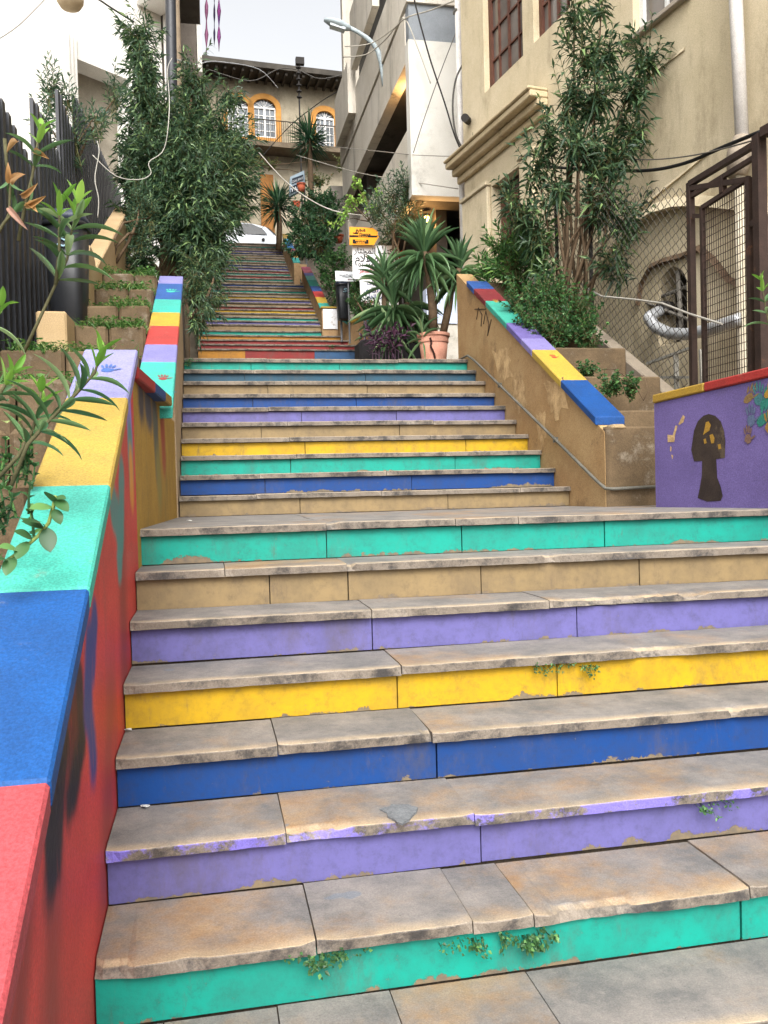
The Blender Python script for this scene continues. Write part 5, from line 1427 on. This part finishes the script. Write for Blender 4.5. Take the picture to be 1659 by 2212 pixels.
# tall oleander on the right
bush('oleander_bush', 'tall oleander climbing in front of the beige wall, right', 'bush', AY(1235, 690, 7.7), [
    (1240, 20, 7.8, 26, 40, 3), (1300, 10, 7.8, 22, 40, 2), (1262, 100, 7.7, 38, 45, 5), (1310, 110, 7.7, 26, 40, 3), (1285, 190, 7.6, 50, 50, 7), (1400, 115, 7.5, 42, 35, 5), (1365, 190, 7.5, 35, 45, 5),
    (1370, 270, 7.5, 30, 50, 4), (1225, 220, 7.7, 30, 50, 4), (1180, 280, 7.8, 28, 50, 3), (1250, 300, 7.6, 55, 50, 8), (1320, 330, 7.5, 55, 50, 8), (1160, 350, 7.8, 35, 50, 4), (1200, 390, 7.7, 40, 35, 3),
    (1300, 420, 7.5, 50, 50, 7), (1350, 470, 7.4, 35, 45, 4), (1120, 440, 7.9, 42, 45, 5), (1160, 490, 7.8, 40, 45, 4), (1330, 560, 7.3, 35, 40, 4), (1190, 590, 7.7, 35, 35, 2)],
    OLE, (.18, .028), 240, .38, 7, .45, 11, 9, upw=.75, stem_r=.018)
bush('green_shrub', 'fresh green leafy shrub before the dark door, left of the tall right oleander', 'bush', AY(1110, 640, 8.3), [(1090, 520, 8.3, 38, 30, 4), (1140, 500, 8.2, 38, 30, 4), (1110, 570, 8.2, 48, 38, 6), (1060, 580, 8.4, 30, 35, 3), (1165, 560, 8.0, 35, 45, 4)], leafmat('fresh_leaf', '35582E', '557F42', '86AC58', trans=.3), (.13, .024), 130, .26, 6, .2, 41, 4, upw=.7, stem_r=.01)
tn = bush('nettle_bush', 'leafy bright green nettle bush spilling over the ochre parapet', 'bush', AY(1190, 760, 7.1), [(1120, 640, 7.4, 40, 35, 4), (1180, 640, 7.2, 55, 45, 7), (1240, 670, 7.0, 50, 50, 7), (1200, 720, 6.9, 50, 40, 6), (1150, 690, 7.1, 40, 35, 4), (1270, 720, 6.8, 30, 40, 4)], NET, (.055, .032), 300, .16, 5, .15, 13, 4, upw=.7, per=2, stem_r=.01)
bush('weed_clump', 'small green weeds at the lower end of the right planter', 'weeds', AY(1330, 870, 5.8), [(1320, 830, 5.9, 30, 18, 3), (1360, 835, 5.8, 22, 20, 2), (1265, 800, 6.2, 20, 15, 2)], NET, (.045, .028), 70, .10, 4, .1, 15, 2, upw=.8, per=2, stem_r=.004)
bush('oleander_bush', 'grey green oleander behind the orange arrow sign', 'bush', AY(850, 560, 15), [(850, 420, 15, 35, 35, 4), (880, 400, 14.8, 22, 35, 3), (835, 470, 15.2, 35, 40, 4), (880, 470, 14.9, 30, 40, 4), (815, 450, 15.4, 20, 35, 2)], OLEG, (.15, .022), 120, .35, 6, .15, 17, 3, upw=.8)
bush('dark_shrub', 'dense dark shrub beside the topmost rainbow coping', 'bush', AY(690, 560, 21), [(660, 470, 21.5, 38, 40, 5), (700, 480, 21, 35, 45, 5), (650, 520, 21.3, 35, 35, 4), (690, 530, 20.8, 40, 35, 5), (720, 450, 21.2, 25, 30, 3), (685, 430, 21.6, 35, 25, 3)], leafmat('dark_leaf', '22402A', '3A5C3A', '55794a'), (.12, .05), 330, .25, 5, .2, 19, 3, upw=.4)
bush('climber', 'green creeper on the bank behind the far litter bin', 'bush', AY(740, 640, 19.6), [(735, 560, 19.8, 30, 25, 4), (720, 620, 19.6, 22, 35, 4), (770, 620, 19.2, 14, 40, 3), (745, 650, 19.3, 20, 25, 2), (700, 590, 20.2, 14, 30, 2)], NET, (.10, .06), 150, .22, 5, .2, 23, 3, per=2)
bush('fig_sapling', 'pale yellow green sapling in front of the grey loggia', 'plant', AY(795, 480, 17), [(770, 400, 17.2, 14, 12, 1), (785, 420, 17, 10, 14, 1), (760, 440, 17.3, 16, 18, 1.5), (745, 460, 17.4, 14, 12, 1), (812, 418, 16.8, 9, 9, .7), (800, 450, 17, 10, 16, .8), (730, 480, 17.8, 16, 10, 1)], leafmat('pale_leaf', '6F9A44', '9DBE5E', 'B9CF72', trans=.35), (.10, .07), 46, .15, 3, .3, 29, 2, per=2, stem_r=.012)
bush('grass_bank', 'rank green growth under the white notice board', 'weeds', AY(800, 680, 17), [(775, 660, 17.2, 25, 20, 3), (820, 670, 17, 30, 18, 3), (770, 630, 17.4, 10, 30, 2)], NET, (.09, .03), 110, .2, 5, .2, 31, 2)
bush('hanging_creeper', 'tufts of creeper above the shop floor of the old house', 'bush', AY(560, 360, 33), [(520, 345, 33, 30, 14, 2), (570, 352, 33, 30, 12, 2), (690, 385, 30, 30, 14, 2), (740, 350, 32, 16, 18, 1)], leafmat('creeper_leaf', '4E5A34', '6E7442', '8a6a4a'), (.12, .06), 120, .3, 4, .3, 33, 2)

# yuccas
def blade(name, bend, fold=.25, n=7):
    me = bpy.data.meshes.new(name); vs = []; fs = []
    ang = 0; y = z = 0
    for i in range(n + 1):
        t = i / n
        w = .5 * min(1, (.35 + 2.2 * t)) * (1 - t ** 3.2)
        vs += [(-w, y, z + fold * w * .9), (0, y, z), (w, y, z + fold * w * .9)]
        ang = bend * t ** 1.3
        y += math.cos(ang) / n; z -= math.sin(ang) / n
    for i in range(n):
        a = 3 * i
        fs += [(a, a + 1, a + 4, a + 3), (a + 1, a + 2, a + 5, a + 4)]
    # thickness is real but thin: mesh is given a second skin
    me.from_pydata(vs, [], fs); me.update()
    me.polygons.foreach_set('use_smooth', [True] * len(me.polygons))
    return me
def blades(mat, k='y'):
    out = []
    for i, b in enumerate((.15, .5, .9, 1.5)):
        me = blade('blade_%s%d' % (k, i), b); me.materials.append(mat); out.append(me)
    return out
YB = blades(YUC)
def rosette(parent, c, n, L, W, seed, up=V((0, 0, 1)), hang=.45, spread=1.0):
    r = random.Random(seed)
    for i in range(n):
        t = (i + .5) / n
        a = i * 2.399 + r.uniform(-.25, .25)
        el = math.pi / 2 * (1 - 1.02 * t * spread) if t < 1 - hang else -(t - (1 - hang)) / hang * 1.15 + .05
        d = V((math.cos(a) * math.cos(el), math.sin(a) * math.cos(el), math.sin(el)))
        me = YB[0 if t < .25 else 1 if t < .5 else 2 if el > -.25 else 0]
        if r.random() < .25: me = YB[min(3, YB.index(me) + 1)]
        s = L * r.uniform(.8, 1.1) * (.75 + .25 * min(1, t * 3))
        nrm = V((0, 0, 1)) if abs(el) < 1.2 else V((-math.cos(a), -math.sin(a), 0))
        inst('leaf', me, parent, c - V((0, 0, .12 * t)) + d * .02, d, nrm + V((-math.cos(a), -math.sin(a), 0)) * .2, W * r.uniform(.85, 1.15), s)
def trunk(parent, pts, r0, r1, mat=BARK, name='trunk'):
    m = MB(); n = len(pts); m.tube(pts, [r0 + (r1 - r0) * i / (n - 1) + .004 * (i % 2) for i in range(n)], 10); m.build(name, mat, parent, smooth=True)
PY = 9.55
pb_ = AY(937, 760, PY); pz = Z2
py = empty('potted_yucca', (pb_.x, PY, pz), 'yucca with two leafy heads in a cracked terracotta pot', 'plant')
TCP = M('pink_terracotta', 'C08D78', 'AE7C68', ns=3, stain='8f7263', ss=4, sa=(.58, .75), smax=.4, bump=.2)
rtop = AY(937, 722, PY).z
R0 = (AY(971, 722, PY) - AY(904, 722, PY)).length / 2
hh = rtop - pz
m = MB(); m.lathe((pb_.x, PY, pz), [(R0 * .62, 0), (R0 * .70, .04), (R0 * .80, hh * .45), (R0 * .90, hh * .80)], 36); m.build('pot', TCP, py, smooth=True)
m = MB(); m.lathe((pb_.x, PY, pz + hh * .78), [(R0 * .94, 0), (R0 * .955, hh * .13), (R0 * 1.03, hh * .15), (R0 * 1.03, hh * .22), (R0 * .9, hh * .22), (R0 * .88, hh * .12)], 36); m.build('pot_rim', TCP, py, smooth=False)
m = MB(); cr = [(929, 729), (932, 740), (930, 748), (935, 757), (938, 766), (940, 775)]
for a, b in zip(cr, cr[1:]):
    f_ = lambda p: AY(*p, PY - R0 * (.93 - (p[1] - 729) * .003))
    m.bar(f_(a), f_(b), .012, .02)
m.build('crack', M('dark_crack', '3a2018', '2c1812'), py, kind='stuff')
c1, c2_ = AY(916, 545, PY), AY(993, 580, PY)
b1_ = V((pb_.x + .0, PY, rtop - .03)); b2_ = V((pb_.x + .11, PY + .03, rtop - .03))
trunk(py, [b1_, b1_.lerp(c1, .35) + V((.03, 0, 0)), b1_.lerp(c1, .7) + V((.03, 0, 0)), c1], .052, .04)
trunk(py, [b2_, b2_.lerp(c2_, .35) + V((.0, 0, .04)), b2_.lerp(c2_, .7) + V((-.03, 0, 0.03)), c2_], .045, .032)
rosette(py, c1, 96, .50, .036, 1, hang=.52)
rosette(py, c2_, 76, .44, .034, 2, hang=.6)
rosette(py, AY(912, 715, PY - .1), 16, .26, .02, 3, hang=.3)
m = MB(); m.lathe((pb_.x, PY, pz + hh * .8), [(.01, .0), (R0 * .87, 0), (R0 * .87, .02), (.01, .05)], 20); m.build('soil', EARTH, py)

PY2 = 10.3
q = AY(845, 760, PY2)
y2 = empty('planter_yucca', (q.x, PY2, pz), 'dense yucca with hanging dark leaves in a low black trough', 'plant')
m = MB(); m.box(q.x - .42, q.x + .36, PY2 - .2, PY2 + .2, pz, pz + .5); m.build('trough', M('black_trough', '1c1a1b', '141213'), y2, bevel=.03)
ca, cb_, cc = AY(830, 600, PY2), AY(850, 660, PY2 - .05), AY(880, 655, PY2 + .1)
for a, b in ((-.05, ca), (.02, cb_), (.12, cc)):
    trunk(y2, [V((q.x + a, PY2, pz + .45)), V((q.x + a, PY2, pz + .45)).lerp(b, .5), b], .05, .035)
rosette(y2, ca, 34, .44, .032, 5, hang=.15); rosette(y2, cb_, 70, .56, .036, 6, hang=.62); rosette(y2, cc, 56, .54, .034, 7, hang=.62)
rosette(y2, AY(845, 712, PY2 - .12), 50, .42, .03, 8, hang=.7)
q = AY(815, 765, PY2 - .5)
pt = empty('purple_plant', (q.x, PY2 - .5, pz), 'dark purple trailing plant at the foot of the trough', 'plant')
fo = MB(); tw = MB(); r = random.Random(4)
for k in range(26):
    p = AY(r.uniform(798, 870), r.uniform(735, 770), PY2 - .5 + r.uniform(-.12, .12)); d = V((r.uniform(-.8, .6), r.uniform(-.6, .2), r.uniform(.2, 1)))
    sprig(fo, tw, p, d, .2, r, .14, .028, 4, .15, 2)
sprig(fo, tw, AY(812, 745, PY2 - .5), AY(797, 715, PY2 - .5) - AY(812, 745, PY2 - .5), .2, r, .13, .026, 5, .1, 2)
for k in range(10):
    p = AY(805 + k * 7, 775, PY2 - .5); tw.tube([V((p.x, p.y, pz)), V((p.x, p.y, p.z + .1))], .008, 4)
fo.build('foliage', PURL, pt, kind='stuff'); tw.build('twigs', PURL, pt, kind='stuff')
# far yuccas
def far_yucca(lab, x, y, yy, foot_y, L, n, seed):
    c = AY(x, y, yy); f_ = AY(x + 2, foot_y, yy)
    t = empty('yucca_tree', (f_.x, yy, f_.z), lab, 'tree', 'far yuccas')
    trunk(t, [V((f_.x, yy, f_.z)), V((f_.x, yy, f_.z)).lerp(c, .5) + V((.04, 0, 0)), c], .09, .07)
    fo = MB(); r = random.Random(seed)
    for i in range(n):
        v = rvec(r).normalized()
        if v.z < -.75: continue
        fo.leaf(c + v * .05 + V((0, 0, r.uniform(-.25, .15))), v + V((0, 0, .12)), V((0, 0, 1)) + rvec(r) * .3, L * r.uniform(.7, 1.1), .05, .12 * r.random(), .2)
    fo.build('crown', leafmat('far_yucca_leaf', '22402E', '3D5E40', '56784e'), t, kind='stuff')
far_yucca('tall far yucca with spiky crown in front of the narrow arched window', 668, 300, 24.5, 520, .75, 260, 1)
far_yucca('dark far yucca beside the top of the steps', 600, 440, 26.0, 540, .75, 300, 2)
far_yucca('short far yucca behind the dark shrub', 700, 470, 23.5, 540, .55, 150, 3)

# weeds in the step joints
def weed(x, y, yy, n, s, seed, lab, wide=1.0):
    r = random.Random(seed); c = AY(x, y, yy)
    t = empty('weed_tuft', c, lab, 'weed', 'weeds in the step joints')
    fo = MB(); tw = MB()
    for k in range(n):
        u = r.gauss(0, .5); e = c + V((u * s * wide, -r.uniform(.0, .25) * s, (r.uniform(-.7, .2) * (1 - min(1, abs(u)))) * s))
        tw.tube([V((e.x, c.y + .02, c.z)), e], .001, 3, False)
        for q_ in range(6):
            d = V((r.uniform(-1, 1), r.uniform(-1, .1), r.uniform(-.7, .5)))
            fo.leaf(e + rvec(r) * .016, d, V((0, -.7, .7)) + rvec(r) * .4, s * r.uniform(.12, .26), s * r.uniform(.09, .18), .2)
    fo.build('leaves', NET, t, kind='stuff'); tw.build('stalks', NET, t, kind='stuff')
def jy(i): return 2.0873 + .2955 * (i - 1) + .012
weed(690, 2060, jy(1), 18, .065, 1, 'small weed tuft under the lowest nosing, left of the middle', 1.1)
weed(1060, 2030, jy(1), 20, .055, 2, 'trailing weed under the lowest nosing, right of the middle', 2.2)
weed(1155, 2025, jy(1), 20, .07, 3, 'largest weed hanging over the lowest teal riser', .9)
weed(1540, 1738, jy(2) , 8, .055, 4, 'sprig of weed on the lower purple riser near the right edge', 1.3)
weed(1185, 1438, jy(4), 14, .05, 5, 'low flat weed under the nosing above the yellow riser', 1.6)
weed(1275, 1440, jy(4), 12, .05, 6, 'round weed tuft on the yellow riser', .7)
weed(405, 778, 8.36, 16, .08, 7, 'weed at the left end of the topmost teal step of the second flight', 1.2)
weed(715, 745, 18.84, 12, .10, 8, 'tiny weed on the far red steps', 1.3)

# grass on the terraces
gr = MB(); r = random.Random(5)
for (y, y2_, top, x0, x1) in LT:
    if y < 3.5 : dens = 120
    else: dens = 2600
    for k in range(dens):
        p = V((r.uniform(x0 + .02, x1 - .02), r.uniform(y - .01, y2_), top - .035))
        if mnoise.noise(V((p.x * 5, p.y * 5, 3.3))) < r.uniform(-.35, .25): continue
        if r.random() < .55:
            gr.leaf(p, V((r.uniform(-.7, .7), r.uniform(-.7, .7), 1)), V((r.uniform(-1, 1), r.uniform(-1, 1), .2)), r.uniform(.04, .17), r.uniform(.004, .010), .25)
        else:
            h = r.uniform(.02, .10)
            gr.leaf(p + V((0, 0, h)), V((r.uniform(-1, 1), r.uniform(-1, 1), r.uniform(-.1, .5))), V((0, 0, 1)), r.uniform(.02, .05), r.uniform(.018, .035), .2)
tag(gr.build('grass', leafmat('grass_leaf', '3A5E2C', '587E3E', '8A9A5A', trans=.3)), 'green grass and weeds growing on the left planter terraces', 'grass', kind='stuff')

# foreground oleander shoots, every leaf a piece of its own
def lance(name, bend, mat, n=8, fold=.16):
    me = bpy.data.meshes.new(name); vs = []; fs = []; y = z = 0
    for i in range(n + 1):
        t = i / n; w = .5 * math.sin(math.pi * min(1, t * .97 + .03)) ** .75
        vs += [(-w, y, z + fold * w), (0, y, z), (w, y, z + fold * w)]
        a = bend * t; y += math.cos(a) / n; z -= math.sin(a) / n
    for i in range(n):
        a = 3 * i; fs += [(a, a + 1, a + 4, a + 3), (a + 1, a + 2, a + 5, a + 4)]
    me.from_pydata(vs, [], fs); me.update(); me.polygons.foreach_set('use_smooth', [True] * len(me.polygons)); me.materials.append(mat)
    return me
NOL = leafmat('near_oleander_leaf', '3F5E3C', '5E7F52', '8FA878', rough=.38)
NOT = leafmat('near_oleander_tip', '5C8A34', '7FA648', '9ABF5A', rough=.4, trans=.35)
LB = [lance('lance%d' % i, b, NOL) for i, b in enumerate((.1, .4, .8))]; LTp = [lance('lance_tip%d' % i, b, NOT) for i, b in enumerate((.1, .35))]
DB = [lance('dead%d' % i, b, DEAD, fold=.5) for i, b in enumerate((.5, 1.4))]
def shoot(parent, pts, yy, whorls, L, W, seed, tip=True, from_t=.3, rad=.0055):
    r = random.Random(seed); P = [AY(x, y, q) for (x, y), q in zip(pts, yy if hasattr(yy, '__len__') else [yy] * len(pts))]
    m = MB(); n = len(P); m.tube(P, [rad * (1 - .5 * i / (n - 1)) for i in range(n)], 7); m.build('stem', M('near_stem', '565338', '45432c', ns=20), parent, smooth=True)
    seglen = [(b - a).length for a, b in zip(P, P[1:])]; tot = sum(seglen)
    for w in range(whorls):
        t = from_t + (1 - from_t) * (w + .3) / whorls; d_ = t * tot
        for i, s in enumerate(seglen):
            if d_ <= s or i == len(seglen) - 1: break
            d_ -= s
        ax = (P[i + 1] - P[i]).normalized(); c = P[i] + ax * min(d_, seglen[i])
        o = ax.orthogonal().normalized(); o2 = ax.cross(o); top = (w >= whorls - 2)
        for k in range(3):
            a = w * 1.05 + k * 2.094 + r.uniform(-.3, .3); sp_ = (1.35 - .5 * t) if not top else r.uniform(.35, .8)
            ld = ax * math.cos(sp_) + (o * math.cos(a) + o2 * math.sin(a)) * math.sin(sp_)
            me = r.choice(LTp) if top and tip else r.choice(LB)
            s = L * r.uniform(.75, 1.15) * (.6 if top else 1)
            inst('leaf', me, parent, c, ld, ax + rvec(r) * .3, W * r.uniform(.85, 1.2), s)
no = empty('oleander_shoots', AY(60, 800, 3.0), 'near oleander shoots with long narrow leaves crossing the left edge, dead leaves on one', 'plant')
shoot(no, [(52, 760), (85, 690), (120, 615), (145, 560), (155, 500), (172, 425)], 2.75, 7, .155, .021, 1, from_t=.45)
shoot(no, [(120, 615), (128, 540), (128, 480), (128, 430)], 2.72, 4, .13, .020, 2, from_t=.5)
shoot(no, [(40, 520), (55, 440), (70, 380), (78, 330), (88, 268)], 2.6, 4, .11, .018, 3, from_t=.6)
shoot(no, [(-20, 530), (10, 480), (40, 448), (80, 440)], 2.6, 2, .12, .018, 4, from_t=.5, tip=False)
shoot(no, [(10, 300), (14, 350), (22, 400), (20, 460), (-10, 520)], 2.6, 1, .1, .016, 6, from_t=.1, tip=False)
r = random.Random(9)
for (x, y, dx, dy, L_) in ((20, 395, -5, -50, .06), (28, 400, 25, -45, .065), (45, 420, 40, -10, .07), (20, 450, 35, 45, .085), (55, 445, 55, -25, .08), (75, 330, 35, 10, .07), (15, 330, 35, -45, .08), (60, 440, 30, 20, .06)):
    p = AY(x, y, 2.58); d = AY(x + dx, y + dy, 2.5) - p
    inst('dead_leaf', r.choice(DB), no, p, d, rvec(r) + V((0, -1, .3)), .017, L_)
n2 = empty('oleander_shoots', AY(40, 1050, 2.4), 'near oleander shoots hanging over the yellow and lavender coping', 'plant')
shoot(n2, [(20, 1060), (60, 960), (110, 905), (165, 850), (205, 805), (222, 745)], 2.2, 8, .125, .017, 11, from_t=.35)
shoot(n2, [(-10, 1040), (40, 985), (70, 930), (85, 880), (90, 830)], 2.25, 5, .115, .018, 12, from_t=.4)
shoot(n2, [(-30, 900), (0, 850), (30, 800)], 2.3, 4, .13, .018, 13, from_t=.2)
shoot(n2, [(-40, 720), (-10, 690), (5, 650)], 2.5, 3, .12, .018, 14, from_t=.2)
n3 = empty('seedling', AY(40, 1190, 2.05), 'broad leaved seedling lying over the aqua coping, left', 'plant')
BL_ = [lance('broad%d' % i, b, NET, fold=.1) for i, b in enumerate((.2, .6))]
P = [AY(x, y, 2.0) for x, y in ((10, 1215), (45, 1190), (80, 1160), (105, 1130), (115, 1095), (120, 1070))]
m = MB(); m.tube(P, .004, 6); m.build('stem', M('green_stem', '7A8A4A', '66783c'), n3, smooth=True)
for (x, y, dx, dy, s) in ((115, 1085, -12, -22, .045), (118, 1080, 35, 20, .045), (112, 1095, -45, 0, .05), (116, 1100, 22, 40, .04), (120, 1075, 30, -5, .03), (95, 1140, -55, -20, .05), (95, 1135, -20, -15, .045), (100, 1140, 8, 50, .06), (60, 1170, -25, 35, .05), (40, 1190, -30, -15, .05), (70, 1165, -40, -30, .045), (30, 1200, -20, 45, .05), (15, 1210, -25, -10, .05)):
    p = AY(x, y, 2.0); inst('leaf', r.choice(BL_), n3, p, AY(x + dx, y + dy, 1.97) - p, V((0, -.6, .8)), s * .62, s)
n4 = empty('oleander_shoots', AY(1640, 720, 4.4), 'lone green oleander tip at the right edge before the gate', 'plant')
shoot(n4, [(1668, 760), (1660, 700), (1650, 640), (1642, 590)], 4.6, 5, .14, .024, 21, from_t=.3)
n5 = empty('ground_plants', AY(20, 1010, 2.6), 'small leafy weeds on the brown terrace at the left edge', 'weeds')
fo = MB(); tw = MB()
for k in range(26):
    p = AY(r.uniform(-10, 75), r.uniform(985, 1060) if k < 16 else r.uniform(1100, 1200), 2.55 if k < 16 else 2.1)
    sprig(fo, tw, p, V((r.uniform(-.4, .4), -.2, 1)), .07, r, .035, .02, 3, .1, 2)
fo.build('foliage', NET, n5, kind='stuff'); tw.build('stalks', NET, n5, kind='stuff')
